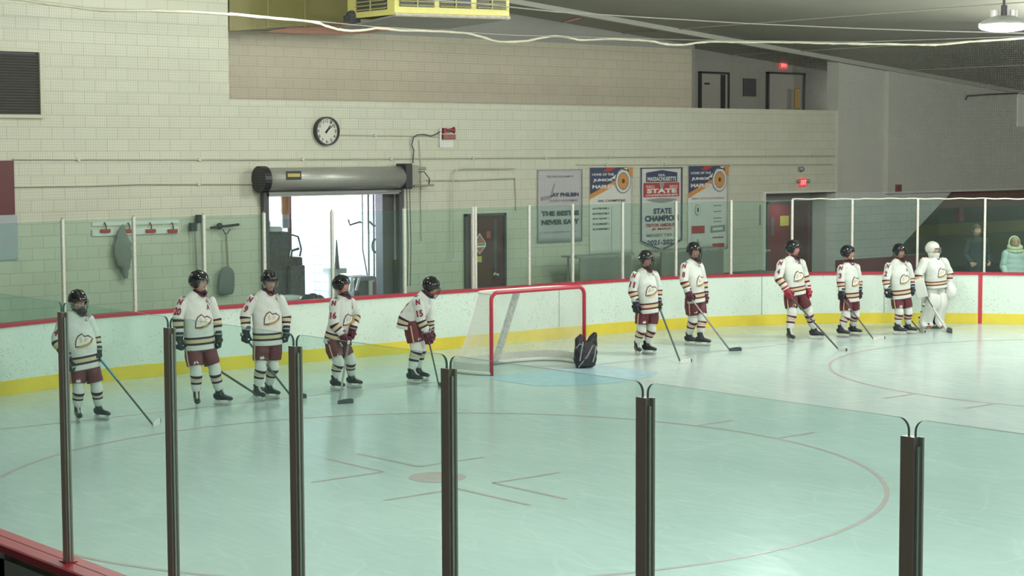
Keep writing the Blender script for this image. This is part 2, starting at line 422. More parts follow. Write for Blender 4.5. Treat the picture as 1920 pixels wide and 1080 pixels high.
q, t = path_at_u(1837, .5); n = Vector((-t.y, t.x, 0)); n = n if (q-Vector((5, 0, 0))).dot(n) < 0 else -n
frame_box(bm, q+n*.009+Vector((0, 0, .478)), t, n, Vector((0, 0, 1)), .075, .01, .95)
prop(obj('goal_line_stripe', bm, M_RED, brd), 'red goal line stripe')
# panel seams of the boards
for u in (1048, 1427, 1657, 1730):
    bm = NB(); q, t = path_at_u(u, .5); n = Vector((-t.y, t.x, 0)); n = n if (q-Vector((5, 0, 0))).dot(n) < 0 else -n
    frame_box(bm, q+n*.002+Vector((0, 0, .58)), t, n, Vector((0, 0, 1)), .012, .005, .74)
    obj('panel_seam', bm, M_GREY, brd)

# ---------------------------------------------------------------- glass, near side
GY = YC-HW-.085
M_BRONZE = mat('bronze_post', (.44, .345, .30), .45, 0, var=.08, vscale=5)
near_u = [(-140, 555), (117, 575), (317, 597), (553, 625), (841, 660), (1210, 711), (1711, 781), (2500, 900)]
nx = [W(u, v, 1, GY).x for u, v in near_u]
step = (nx[6]-nx[1])/5; nx[0] = nx[1]-step*1.0; nx[7] = nx[6]+step
near_names = ['near glass pane before the slimmest bronze post, its edge crossing the boards',
    'near glass pane covering the player with the blue stick, between the two slimmest posts',
    'near glass pane whose top edge crosses the players numbered 20 and 9',
    'near glass pane crossing the players numbered 16 and 15',
    'glass pane of the near boards crossing the goal net and the black bag',
    'large near glass pane between the two thickest bronze posts',
    'near glass pane beyond the thickest bronze post']
pane_in = .026
for i in range(7):
    x0, x1 = nx[i]+pane_in*.5, nx[i+1]-pane_in*.5
    zt, zb, r = 2.515, .985, .04
    pts = [(x0, zb), (x1, zb)]
    for k in range(7): a = k/6*math.pi/2; pts.append((x1-r+r*math.cos(a), zt-r+r*math.sin(a)))
    for k in range(7): a = math.pi/2+k/6*math.pi/2; pts.append((x0+r+r*math.cos(a), zt-r+r*math.sin(a)))
    bm = NB(); fs = prism(bm, [Vector((x, GY-.006, z)) for x, z in pts], (0, .012, 0))
    for f in fs[2:]: f.material_index = 1
    prop(obj('rink_shield', bm, [G_NEAR, M_GEDGE]), near_names[i], 'rink glass', 'panes of the near glass')
post_names = ['slimmest bronze post, its foot standing on the red cap', 'bronze near post between the first and second players',
    'bronze near post just right of the third player', 'bronze near post below and left of the goal net',
    'thick bronze near post below the player with number 11', 'thickest of the bronze near posts']
ztops = [2.452, 2.452, 2.455, 2.462, 2.462, 2.458]
for i in range(1, 7):
    x = nx[i]; zt = 2.458; hwx = .034
    t = thing('glass_post', post_names[i-1], 'post', (x, GY, .985), 'bronze posts of the near glass')
    bm = NB(); prism(bm, [Vector((x+a_, GY+b_, 1.006)) for a_, b_ in ((-hwx, -.016), (hwx*.55, -.016), (hwx*.55, .009), (hwx, .009), (hwx, .018), (-hwx, .018))], (0, 0, zt-1.006)); obj('channel', bm, M_BRONZE, t)
    bm = NB(); box(bm, (x+hwx*.56, GY-.004, 1.006), (x+hwx*.80, GY+.0088, zt-.03)); prop(obj('gasket', bm, M_ALU, t), 'pale gasket strip')
    bm = NB(); box(bm, (x-.045, GY-.035, 1.0005), (x+.045, GY+.035, 1.006)); obj('foot_plate', bm, M_DASHRED, t)

# ---------------------------------------------------------------- glass, far side
far_posts = [(-60, 410), (121, 407), (253, 402), (385, 401), (497, 399), (622, 389), (759, 382), (888, 379), (993, 383), (1075, 381), (1167, 378), (1266, 376), (1371, 374),
             (1484, 373), (1598, 373), (1720, 372), (1846, 371), (1985, 370)]
fposts = []
for u, v in far_posts:
    q, t = path_at_u(u, 1.2, .05); fposts.append((q, t))
far_pane_names = ['far glass pane before the maroon topped notice board', 'far glass pane behind the player with the blue stick', 'far glass pane in front of the grey rag and red tool holders',
    'far glass pane in front of the shovel', 'far glass pane in front of the dark machine in the bright doorway', 'far glass pane in front of the bright tiled part of the doorway',
    'far glass pane between the doorway and the maroon door', 'far glass pane over the maroon door, behind the goal', 'far glass pane between the maroon door and the post crossing the slogan banner',
    'far glass pane between the slogan banner and the list banner', 'far glass pane behind the player with number 11', 'far glass pane behind the player with number 8, beside the champion banner',
    'far glass pane in front of the sponsor banner right of the state champion banner', 'far glass pane in front of the double maroon doors', 'far glass pane before the pale block wall between numbers 3 and 2',
    'far glass pane behind the goaltender', 'far glass pane in front of the spectator in the pale jacket']
fp_names = ['white far glass post before the notice board', 'white far glass post above the player with the blue stick', 'white far glass post between rag and red holders',
    'white far glass post beside the two dark poles', 'white far glass post at the jamb of the bright doorway beside the dark machine', 'white far glass post in the middle of the bright doorway',
    'white far glass post right of the roll-up door', 'wide white double post in front of the maroon door', 'white far glass post left of the slogan banner',
    'white far glass post crossing the slogan banner', 'white far glass post crossing the list banner', 'white far glass post crossing the state champion banner',
    'white far glass post right of the sponsor banner', 'white far glass post in front of the double maroon doors', 'white far glass post above the player with number 3',
    'white far glass post left of the goaltender', 'white far glass post beside the man in dark coat', 'white far glass post beyond the person in the pale jacket']
M_FPOST = mat('far_post', (.62, .60, .54), .4, .2, var=.28, vscale=30)
Z = Vector((0, 0, 1))
for i, (q, t) in enumerate(fposts):
    n = Vector((-t.y, t.x, 0)); zt = 2.42
    e = thing('glass_post', fp_names[i], 'post', (q.x, q.y, .995), 'white posts of the far glass')
    wd = .10 if i == 7 else .045
    bm = NB(); frame_box(bm, q+Z*((zt+1.0)/2), t, n, Z, wd, .05, zt-1.0, bev=.006)
    if i == 7: frame_box(bm, q+Z*((zt+1.0)/2)-n*.03, t, n, Z, .02, .03, zt-1.0)
    obj('channel', bm, M_FPOST, e)
    bm = NB(); frame_box(bm, q+Z*1.0035, t, n, Z, wd+.04, .07, .007); obj('foot_plate', bm, M_GREY, e); bm = NB(); cyl(bm, q+Z*zt, q+Z*(zt+.025), .012, 8); obj('top_pin', bm, M_GREY, e)
pth = rink_path(.05)
def path_slice(a, b):
    """points along the boards between two post points"""
    def idx(q): return min(range(len(pth)), key=lambda k: (pth[k]-q).length)
    ia, ib = idx(a), idx(b); mid = [p for p in pth[ia:ib+1] if (p-a).length > .12 and (p-b).length > .12 and (p-a).dot(b-a) > 0 and (p-b).dot(a-b) > 0]
    return [a]+mid+[b]
for i in range(len(fposts)-1):
    a, b = fposts[i][0], fposts[i+1][0]; d = (b-a).normalized(); ps = path_slice(a+d*(.06 if i == 7 else .027), b-d*(.06 if i == 6 else .027))
    zt = 2.40 if i != 4 else 2.31
    bm = NB(); rows = []
    for k, p_ in enumerate(ps):
        tt = (ps[min(k+1, len(ps)-1)]-ps[max(k-1, 0)]).normalized(); n = Vector((-tt.y, tt.x, 0))*.006
        rows.append([bm.verts.new(x) for x in (p_-n+Z*1.0, p_+n+Z*1.0, p_+n+Z*zt, p_-n+Z*zt)])
    for r0, r1 in zip(rows, rows[1:]):
        for k in range(4):
            f = bm.faces.new((r0[k], r0[(k+1) % 4], r1[(k+1) % 4], r1[k])); f.material_index = 1 if k == 2 else 0
    bm.faces.new(rows[0]); bm.faces.new(rows[-1][::-1])
    prop(obj('rink_shield', bm, [G_FAR, M_GEDGE]), far_pane_names[i], 'rink glass', 'panes of the far glass')

# cord along the top of the right-hand glass
bm = NB(); pts = []
for k in range(0, 61):
    u = 1484 + k*9; q, t = path_at_u(u, 2.4, .05); pts.append(q+Z*(2.425+.006*math.sin(k*1.3)+.004*math.sin(k*.37)))
tube(bm, pts, .014, 6); prop(obj('netting_cord', bm, mat('pale_cord', (.6, .62, .54), .6, var=.15)), 'pale cord tied along the top of the far glass on the right', 'cord')

# protective netting above the far glass
NET_TOP = 5.50
npath = []; acc = 0; src = rink_path(.06, x_end=9)
src = [p_ for p_ in src if not (p_.y < -9.5)]
for a, b in zip(src, src[1:]):
    L_ = (b-a).length; k = acc
    while k < L_: npath.append(a.lerp(b, k/L_)); k += .042
    acc = k-L_
bm = NB(); hw_ = .0006
for i, q in enumerate(npath):
    t = (npath[min(i+1, len(npath)-1)]-npath[max(i-1, 0)]).normalized(); n = Vector((-t.y, t.x, 0))
    a = [bm.verts.new(q+x*hw_+n*y*hw_+Z*z) for z in (2.43, NET_TOP) for x, y in ((-t, 0), (t, 0))] if False else None
    vs = [[bm.verts.new(q+t*(sx*hw_)+n*(sy*hw_)+Z*z) for sx, sy in ((-1, -1), (1, -1), (0, 1))] for z in (2.43, NET_TOP)]
    for k in range(3): bm.faces.new((vs[0][k], vs[0][(k+1) % 3], vs[1][(k+1) % 3], vs[1][k]))
z = 2.44
coarse = npath[::8]+[npath[-1]]
while z < NET_TOP:
    prev = None
    for i, q in enumerate(coarse):
        t = (coarse[min(i+1, len(coarse)-1)]-coarse[max(i-1, 0)]).normalized(); n = Vector((-t.y, t.x, 0))
        cur = [bm.verts.new(q+Z*(z+dz*hw_)+n*(dn*hw_)) for dz, dn in ((-1, -1), (1, -1), (0, 1))]
        if prev:
            for k in range(3): bm.faces.new((prev[k], prev[(k+1) % 3], cur[(k+1) % 3], cur[k]))
        prev = cur
    z += .042
prop(obj('safety_net', bm, mat('net_twine', (.10, .10, .09), .8), recalc=False), 'fine black safety netting hanging above the far glass', 'netting')
# bundled white rope at the top of the net
rope_px = [(-40, -8), (40, 0), (100, 8), (190, 19), (280, 20), (370, 23), (430, 27), (500, 33), (585, 41), (615, 50), (645, 57), (680, 57), (710, 53), (750, 57), (800, 58), (870, 62),
           (905, 70), (935, 78), (985, 77), (1010, 72), (1035, 68), (1065, 70), (1090, 75), (1140, 73), (1190, 75), (1220, 77), (1250, 83), (1280, 84), (1310, 80), (1340, 78), (1400, 79),
           (1480, 79), (1540, 81), (1600, 82), (1680, 83), (1740, 84), (1770, 83), (1820, 78), (1870, 75), (1930, 71), (1990, 69)]
def on_path(u, v, off=.05):
    q, t = path_at_u(u, 5.4, off); return atD(u, v, depth_of(q))
rp3 = [on_path(u, v) for u, v in rope_px]
dn = catmull([tuple(p_) for p_ in rp3], 5)
bm = NB(); tube(bm, [Vector(p_) + Z*.008*noise.noise(Vector((i*.7, 0, 0))) for i, p_ in enumerate(dn)], [.023+.010*noise.noise(Vector((i*.45, 5, 0))) for i in range(len(dn))], 6)
e = obj('net_rope', bm, mat('bundled_rope', (.48, .47, .35), .7, var=.35, vscale=5), smooth=True); prop(e, 'thick pale rope bundling the top edge of the safety net', 'rope')
bm = NB(); pts = [on_path(u, v) for u, v in [(430, 24), (700, 50), (960, 66), (1300, 75), (1600, 79), (1990, 66)]]; tube(bm, pts, .006, 5)
obj('support_wire', bm, M_GREY, e)
bm = NB(); pts = [on_path(u, v, .3) for u, v in [(700, -8), (880, 5), (1040, 22), (1200, 32), (1400, 44), (1600, 53), (1750, 58), (1990, 64)]]; tube(bm, pts, .011, 6)
prop(obj('steel_cable', bm, mat('cable', (.5, .5, .46), .4, .5)), 'thin straight pale cable stretched above the net rope', 'cable')

# ---------------------------------------------------------------- building shell
XW = -7.0
def roofz(y): return 6.86-.085*abs(y) if y > 0 else 6.86-.06*abs(y)
LED = 4.31
y_led0 = W(430, 187, 0, XW).y
zy0, zy1 = W(497, 450, 0, XW).y, W(744, 450, 0, XW).y; zz = W(620, 360, 0, XW).z
ay0, ay1 = W(1434, 450, 0, XW).y, W(1568, 300, 0, XW).y; az = 2.42
dA, dB = W(1700, 450, 0, XW), W(1835, 305, 0, XW)
wall = NB(); T = -.3
def wb(y0, y1, z0, z1): box(wall, (XW+T, y0, z0), (XW, y1, z1))
wb(-22, zy0, -.05, LED); wb(zy0, zy1, zz, LED); wb(zy1, ay0, -.05, LED); wb(ay0, ay1, az, LED)
wb(-22, y_led0, LED, 7.2)
d0y = dA.y - (dB.y-dA.y)*((dA.z-.74)/(dB.z-dA.z)); yE = W(1744, 500, 0, XW).y
M_wall_end = struct('wall_end', wall, M_WALL, 'white painted block end wall behind the goal')
bm = NB()
prism(bm, [Vector((XW-.3, y, z)) for y, z in ((ay1, -.05), (yE, -.05), (yE, .74), (d0y, .74), (dB.y, dB.z), (30, dB.z), (30, 7.2), (ay1, 7.2))], (.3, 0, 0))
struct('wall_right', bm, M_WALL2, 'grey block wall at the right with a slanting lower edge')
bm = NB(); box(bm, (XW-.0, ay1+.0, LED), (XW+.05, ay1+.06, 5.6)); box(bm, (XW, ay1, az), (XW+.05, ay1+.06, LED)); y2 = W(1660, 200, 0, XW).y; box(bm, (XW, y2, 2.3), (XW+.10, 30, 5.3))
struct('trim_1', bm, M_WALL2, 'grey pilaster strip at the corner of the end wall')
# alcove with side wall
bm = NB(); box(bm, (-7.95, ay0-.6, -.05), (-7.8, ay1, 2.6)); box(bm, (-7.8, ay1, -.05), (XW-.3, ay1+.15, 2.6)); box(bm, (-7.8, ay0-.6, 2.42), (XW-.3, ay1, 2.6)); box(bm, (-7.8, ay0-.7, -.05), (XW-.3, ay0-.6, 2.6))
struct('wall_alcove', bm, mat('alcove_paint', (.55, .55, .50), .5, var=.06), 'recessed alcove around the double maroon doors')
bm = NB(); box(bm, (XW, ay0-.02, az-.04), (XW+.04, ay1, az)); box(bm, (XW, ay0-.06, 0), (XW+.03, ay0, az)); struct('trim_2', bm, M_WHITE, 'pale edging of the alcove opening')
# maroon wainscot along foot of the walls
bm = NB(); box(bm, (XW, zy1+.3, -.04), (XW+.012, ay0-.06, .62)); box(bm, (XW, ay1, -.04), (XW+.012, yE, .74)); struct('baseboard_end', bm, mat('wainscot_maroon', (.24, .035, .06), .5, var=.15, vscale=2), 'maroon painted foot of the end wall')
bm = NB(); box(bm, (XW, -22, -.04), (XW+.012, zy0-.2, .60)); struct('baseboard_left', bm, M_DGREY, 'dark grey painted foot of the end wall')
# upper recess above the ledge
ub = W(1297, 150, 0, -8.6).y
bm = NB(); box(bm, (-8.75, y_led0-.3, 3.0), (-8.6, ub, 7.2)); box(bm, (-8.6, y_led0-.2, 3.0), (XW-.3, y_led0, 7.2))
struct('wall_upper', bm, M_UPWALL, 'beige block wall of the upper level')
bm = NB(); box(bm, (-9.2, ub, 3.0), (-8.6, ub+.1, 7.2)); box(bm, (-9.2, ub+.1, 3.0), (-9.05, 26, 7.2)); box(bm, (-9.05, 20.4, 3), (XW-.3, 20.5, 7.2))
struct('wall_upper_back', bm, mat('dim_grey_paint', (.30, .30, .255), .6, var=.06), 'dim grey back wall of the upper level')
bm = NB(); box(bm, (-11.6, y_led0-.3, 3.1), (XW-.3, 26, 3.3)); struct('floor_upper', bm, M_CONC, 'concrete floor of the upper level')
# roof
bm = NB()
prism(bm, [Vector((-16, y, z)) for y, z in ((-30, roofz(-30)), (0, roofz(0)), (30, roofz(30)), (30, roofz(30)+.2), (0, roofz(0)+.2), (-30, roofz(-30)+.2))], (61, 0, 0))
struct('ceiling', bm, M_ROOF, 'dim grey insulated roof sloping down to both sides')
bm = NB()
x, w_, d_ = XW+.1, .16, .10
prism(bm, [Vector((x-w_/2, 0, roofz(0)-d_)), Vector((x-w_/2, 26, roofz(26)-d_)), Vector((x-w_/2, 26, roofz(26)-.001)), Vector((x-w_/2, 0, roofz(0)-.001))], (w_, 0, 0))
struct('trim_3', bm, mat('rafter_paint', (.42, .43, .36), .5, var=.06), 'pale sloping roof rafter')
bm = NB()
for y in (10, 14, 18): box(bm, (-11, y-.03, roofz(y)-.02), (26, y+.03, roofz(y)-.001))
struct('trim_4', bm, M_ROOF, 'thin purlins under the roof')
# far outer walls that close the hall
bm = NB(); box(bm, (XW, 23.5, -.05), (45, 23.8, 7)); struct('wall_far', bm, M_WALL2, 'grey far side wall')
# right-hand stand behind the slanting edge
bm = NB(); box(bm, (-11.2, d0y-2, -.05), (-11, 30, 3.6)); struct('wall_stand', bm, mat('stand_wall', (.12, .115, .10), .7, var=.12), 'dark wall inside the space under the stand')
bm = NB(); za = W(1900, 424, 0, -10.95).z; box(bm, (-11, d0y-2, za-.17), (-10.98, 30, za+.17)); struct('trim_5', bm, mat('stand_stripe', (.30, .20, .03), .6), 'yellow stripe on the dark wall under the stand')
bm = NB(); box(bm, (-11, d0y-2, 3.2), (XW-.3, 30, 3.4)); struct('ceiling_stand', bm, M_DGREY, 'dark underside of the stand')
zf0 = W(1900, 385, 0, XW-.2).z
bm = NB(); prism(bm, [Vector((XW-.28, y, z)) for y, z in ((W(1752, 390, 0, XW-.2).y, zf0), (30, zf0-.04), (30, dB.z+.05), (dB.y-.1, dB.z+.05))], (.12, 0, 0))
struct('trim_6', bm, mat('slat_maroon', (.20, .085, .065), .6, var=.1), 'dark maroon fascia under the slanting edge')
bm = NB(); q = W(1797, 400, 0, -8.4); box(bm, (-8.45, q.y-.10, W(1797, 414, 0, -8.4).z), (-8.3, q.y+.10, 3.2)); struct('trim_7', bm, M_RED, 'red post end under the fascia')
# high window at the right edge
bm = NB(); a = W(1909, 143, 0, XW+.12); b = W(1990, 238, 0, XW+.12); box(bm, (XW+.1, a.y, b.z), (XW+.13, b.y, a.z)); 
wnd = struct('window_1', bm, mat('pale_window', (.85, .88, .80), .4), 'pale square panel high on the wall at the right edge')

# ---------------------------------------------------------------- service bay behind roll-up door
bm = NB(); X0 = -14.0
box(bm, (X0-.1, -3.2, -.05), (X0, 5.6, 4.2)); box(bm, (X0, -3.3, -.05), (XW-.3, -3.2, 4.2)); 
struct('wall_bay', bm, M_TILE, 'white tiled back wall of the service bay')
ybay = W(690, 450, 0, -9.5).y
bm = NB(); box(bm, (X0, 5.0, -.05), (XW-.3, 5.2, 4.2)); struct('wall_bay_side', bm, M_TILEX, 'white tiled side wall of the service bay')
bm = NB(); box(bm, (X0, -3.3, 3.6), (XW-.3, 5.2, 3.7)); struct('ceiling_bay', bm, M_WHITE, 'white ceiling of the service bay')

# ---------------------------------------------------------------- roll-up door
t = thing('roll_up_door', 'grey rolled-up shutter over the bright doorway', 'roller door', (XW+.25, (zy0+zy1)/2, zz))
bm = NB(); ra = .21; c0 = W(487, 336, 0, XW+.25); c1 = W(752, 333, 0, XW+.25); zc = (c0.z+c1.z)/2
cyl(bm, Vector((XW+.24, c0.y+.12, zc)), Vector((XW+.24, c1.y-.02, zc)), ra, 32); obj('barrel_hood', bm, mat('shutter_grey', (.40, .41, .37), .35, .3, var=.05), t, smooth=True)
bm = NB(); cyl(bm, Vector((XW+.24, c0.y-.02, zc)), Vector((XW+.24, c0.y+.12, zc)), ra+.03, 24); prop(obj('end_cap', bm, M_BLACK, t), 'black end cap')
bm = NB(); box(bm, (XW+.02, zy0-.02, zz-.06), (XW+.12, zy1+.02, zz+.03)); box(bm, (XW+.12, zy0, zz-.02), (XW+.16, zy1, zz+.015)); obj('bottom_bar', bm, M_GREY, t)
bm = NB(); box(bm, (XW+.001, zy0-.09, 0), (XW+.12, zy0+.02, zz+.1)); obj('guide_rail', bm, M_DGREY, t)
bm = NB(); box(bm, (XW+.001, zy1-.02, 0), (XW+.12, zy1+.09, zz+.1)); obj('guide_rail', bm, M_DGREY, t)
bm = NB(); a = W(536, 321, 0, XW+.45); b = W(565, 337, 0, XW+.45)
frame_box(bm, Vector((XW+.24+.2135, (a.y+b.y)/2, (a.z+b.z)/2)), Vector((0, 1, 0)), Vector((1, 0, 0)), Z, b.y-a.y, .006, a.z-b.z, 1)
frame_box(bm, Vector((XW+.24+.219, (a.y+b.y)/2, (a.z+b.z)/2+.005)), Vector((0, 1, 0)), Vector((1, 0, 0)), Z, (b.y-a.y)*.8, .006, (a.z-b.z)*.4, 0)
prop(obj('warning_sticker', bm, [mat('sticker_yellow', (.5, .42, .1), .5), M_BLACK], t), 'black and yellow warning sticker')
bm = NB(); mo = W(776, 328, 0, XW+.3)
box(bm, (XW+.12, c1.y-.03, mo.z-.26), (XW+.45, c1.y+.13, mo.z+.22), bev=.02); prop(obj('motor_gearbox', bm, M_BLACK, t), 'black chain gearbox')
bm = NB(); box(bm, (XW+.05, c1.y+.13, mo.z-.2), (XW+.36, c1.y+.34, mo.z+.18), bev=.015); cyl(bm, (XW+.2, c1.y+.34, mo.z+.13), (XW+.2, c1.y+.62, mo.z+.12), .03); cyl(bm, (XW+.2, c1.y+.34, mo.z-.22), (XW+.2, c1.y+.82, mo.z-.20), .02)
obj('motor', bm, mat('motor_grey', (.32, .31, .26), .5, .2, var=.15), t)
bm = NB(); tube(bm, [Vector((XW+.2, c1.y+.36, mo.z+.05)), Vector((XW+.25, c1.y+.55, mo.z+.06)), Vector((XW+.25, c1.y+.68, mo.z-.08)), Vector((XW+.2, c1.y+.70, mo.z-.2))], .012, 6); prop(obj('motor_cable', bm, M_DGREY, t), 'dark looped cable')
bm = NB()
for dy in (.05, .17, .24): tube(bm, [Vector((XW+.2, c1.y+dy, mo.z-.25)), Vector((XW+.2, c1.y+dy+.02, 1.6)), Vector((XW+.22, c1.y+dy-.02, .8))], .009, 5)
obj('pull_chain', bm, M_DGREY, t)
# frame post at the right of the opening (dark leaf)
a = W(712, 450, 0, XW-.15); bm = NB(); box(bm, (XW-.28, a.y, 0), (XW-.05, zy1-.035, zz-.03)); 
t = thing('door_leaf', 'dark grey folded door leaf at the right side of the bright doorway', 'door leaf', (XW-.15, a.y, 0))
obj('panel', bm, M_DGREY, t); bm = NB(); cyl(bm, (XW-.02, a.y+.38, 0.02), (XW-.02, a.y+.38, zz-.01), .022); obj('pipe', bm, M_PIPE, t)
bm = NB(); cyl(bm, (XW-.02, zy1-.02, .6), (XW-.02, zy1-.02, 1.3), .05); obj('bumper', bm, M_BLACK, t)

# machine in the doorway
M_PILE = mat('dark_speckled', (.07, .068, .07), .8, var=.95, vscale=14, bump=.6)
a = W(506, 436, 0, -9.0); b = W(546, 560, 0, -9.0); c = W(568, 482, 0, -9.0)
t = thing('resurfacing_machine', 'dark speckled machine with a stepped top standing inside the bright doorway', 'machine', (-9.4, b.y, -.05))
bm = NB(); box(bm, (-9.9, a.y, .05), (-9.0, b.y, a.z), bev=.03); obj('tank', bm, M_PILE, t)
bm = NB(); box(bm, (-9.8, b.y, .05), (-9.0, c.y, c.z), bev=.03); box(bm, (-9.0, b.y-.1, .05), (-8.85, c.y-.05, c.z-.15), bev=.02); obj('lower_body', bm, M_PILE, t)
bm = NB(); box(bm, (-9.7, a.y+.1, a.z), (-9.1, a.y+.36, a.z+.10), bev=.02); box(bm, (-9.6, a.y+.0, a.z), (-9.2, a.y+.16, a.z+.22), bev=.03); prop(obj('top_box', bm, M_WHITE, t), 'white box on top')
bm = NB(); tube(bm, [Vector((-9.05, b.y+.02, a.z-.05)), Vector((-8.95, b.y+.15, a.z-.1)), Vector((-8.95, b.y+.22, a.z-.35)), Vector((-8.95, b.y+.18, c.z+.02))], .018, 6); obj('hose', bm, M_DGREY, t)
bm = NB(); tube(bm, [Vector((-9.2, c.y-.15, c.z)), Vector((-9.2, c.y-.13, c.z+.12)), Vector((-9.2, c.y+.04, c.z+.16))], .025, 6); obj('handle', bm, M_DGREY, t)
bm = NB()
for yy in (a.y+.15, c.y-.15):
    for xx in (-9.75, -9.15): cyl(bm, (xx, yy-.06, .05), (xx, yy+.06, .05), .10)
obj('wheel', bm, M_BLACK, t)
# ducts / stuff hanging within the bay
t = thing('vent_duct', 'tan vertical duct hanging inside the bright doorway', 'duct', tuple(W(535, 365, 0, -10.5)))
a = W(535, 365, 0, -10.5); b = W(535, 402, 0, -10.5); bm = NB(); cyl(bm, (-10.5, a.y, 3.6), (-10.5, b.y, b.z), .10); obj('pipe', bm, mat('tan', (.35, .2, .08), .6), t)
bm = NB(); cyl(bm, (-10.5, b.y, b.z), (-10.5, b.y, b.z-.28), [.085, .05][0]); obj('nozzle', bm, M_GREY, t)
bm = NB(); q = W(543, 480, 0, -10.8); cyl(bm, (-10.8, q.y, -.05), (-10.8, q.y, 3.6), .05); prop(obj('bay_column', bm, M_MAROON), 'dull red slim column behind the duct in the doorway', 'column')
def pxbox(bm, u0, v0, u1, v1, x, dx=.1, mi=0, bev=0):
    a = W(u0, v0, 0, x); b = W(u1, v1, 0, x); return box(bm, (x-dx, a.y, b.z), (x, b.y, a.z), mi, bev)
bm = NB(); xs = -9.6
for u in (679, 690, 700): 
    q = W(u, 370, 0, xs); tube(bm, [Vector((xs, q.y, 3.58)), Vector((xs, q.y, W(u, 470, 0, xs).z)), Vector((xs, q.y+(.12 if u == 679 else 0), W(u, 520, 0, xs).z))], .014 if u == 679 else .022, 6)
q0 = W(693, 415, 0, xs); tube(bm, [q0, W(700, 423, 0, xs), W(720, 424, 0, xs)], .022, 6)
prop(obj('bay_piping', bm, M_GREY), 'grey vertical pipes at the right inside the bright doorway', 'pipes')
bm = NB(); q = W(705, 461, 0, -9.4); tube(bm, [q+Vector((0, .10*math.cos(a), .14*math.sin(a))) for a in [2*math.pi*k/20 for k in range(21)]], .02, 6)
tube(bm, [q+Vector((-.02, .08*math.cos(a), .12*math.sin(a))) for a in [2*math.pi*k/20 for k in range(21)]], .015, 6)
prop(obj('coiled_hose', bm, mat('green_hose', (.08, .2, .13), .5)), 'green coiled hose hanging at the right inside the doorway', 'hose')
t = thing('squeegee', 'small dark bracketed squeegee on the tiled wall of the bright doorway', 'squeegee', tuple(W(663, 420, 0, -9.8)))
bm = NB(); tube(bm, [W(653, 412, 0, -9.8), W(656, 422, 0, -9.8), W(675, 416, 0, -9.8), W(679, 418, 0, -9.8)], .018, 6); obj('arm', bm, M_DGREY, t)
bm = NB(); tube(bm, [W(631, 450, 0, -9.8), W(631.5, 504, 0, -9.8)], [.01, .06], 8); prop(obj('traffic_cone', bm, M_DGREY), 'tall thin dark cone standing in the doorway beside the middle post', 'cone')
bm = NB(); pxbox(bm, 625, 504, 650, 512, -9.8, .4); q = W(637, 512, 0, -9.8); box(bm, (-10.1, q.y-.08, -.05), (-9.9, q.y+.08, q.z)); prop(obj('bay_shelf', bm, M_WHITE), 'white shelf below the thin cone in the doorway', 'shelf')
# barrel-like cart at right in the bay
t = thing('tool_cart', 'grey and brown rounded cart behind the boards at the right of the bright doorway', 'cart', tuple(W(690, 545, 0, -8.2)))
a = W(668, 520, 0, -8.2); b = W(712, 545, 0, -8.2); bm = NB(); box(bm, (-8.8, a.y, -.04), (-8.2, b.y, a.z), bev=.08); obj('body', bm, mat('cart_grey', (.12, .11, .11), .35, .3, var=.3), t)
bm = NB(); box(bm, (-8.19, a.y+.28, 0.1), (-8.17, a.y+.42, a.z-.08), bev=.005); obj('white_panel', bm, M_WHITE, t)
bm = NB(); box(bm, (-8.21, b.y-.2, 0.1), (-8.16, b.y-.02, a.z-.1), bev=.02); obj('brown_panel', bm, M_MAROON, t)
bm = NB(); tube(bm, [W(657, 545, 0, -8.1), W(660, 520, 0, -8.1), W(674, 519, 0, -8.1), W(668, 545, 0, -8.1)], .03, 8); obj('chrome_handle', bm, M_ALU, t)
bm = NB(); pxbox(bm, 538, 556, 568, 566, -8.0, .4, 0, .03); 
prop(obj('white_slab', bm, M_WHITE), 'pale slab behind the boards at the foot of the dark machine', 'slab')
t = thing('equipment_bag', 'black lumpy bag behind the boards in the bright doorway', 'bag', tuple(W(587, 560, 0, -7.8)))
bm = NB()
for du, r in ((575, .13), (586, .15), (596, .12)): q = W(du, 562, 0, -7.8); ball(bm, q-Z*.02, .16, .14, r); box(bm, (q.x-.1, q.y-.08, -.05), (q.x+.1, q.y+.08, q.z))
obj('bag_body', bm, M_BLACK, t, smooth=True)

# ---------------------------------------------------------------- doors
def door_px(name, u0, v0, u1, zb, x, dmat, hv, fr, thick=.05, label=None):
    a = W(u0, v0, 0, x); b = W(u1, v0, 0, x); z1 = (a.z+W(u1, v0, 0, x).z)/2
    bm = NB(); box(bm, (x, a.y+.05, zb), (x+thick, b.y-.05, z1-.05)); o = struct(name, bm, dmat, label)
    bm = NB(); box(bm, (x, a.y, zb), (x+thick+.03, a.y+.05, z1)); box(bm, (x, b.y-.05, zb), (x+thick+.03, b.y, z1)); box(bm, (x, a.y, z1-.05), (x+thick+.03, b.y, z1))
    obj('door_frame', bm, fr, o)
    if hv:
        q = W(*hv, 0, x+thick+.03); bm = NB(); cyl(bm, (x+thick, q.y, q.z), (x+thick+.07, q.y, q.z), .02); ball(bm, Vector((x+thick+.08, q.y, q.z)), .03, .03, .03)
        cyl(bm, (x+thick, q.y, q.z), (x+thick+.01, q.y, q.z), .045); obj('door_handle', bm, M_ALU, o, smooth=True)
    return o
d1 = door_px('door_1', 869, 400, 945, -.04, XW+.002, M_MAROOND, (930, 515), M_DGREY, label='dark maroon door behind the goal')
def sign(parent_or_none, name, pts_px, x, th, mats, label, cat, texts=()):
    pass
q = W(901, 456, 0, XW+.06)
def yz(bm, c, pts, x, mi, th=.004): prism(bm, [Vector((x, c.y+dy, c.z+dz)) for dy, dz in pts], (th, 0, 0), mi)
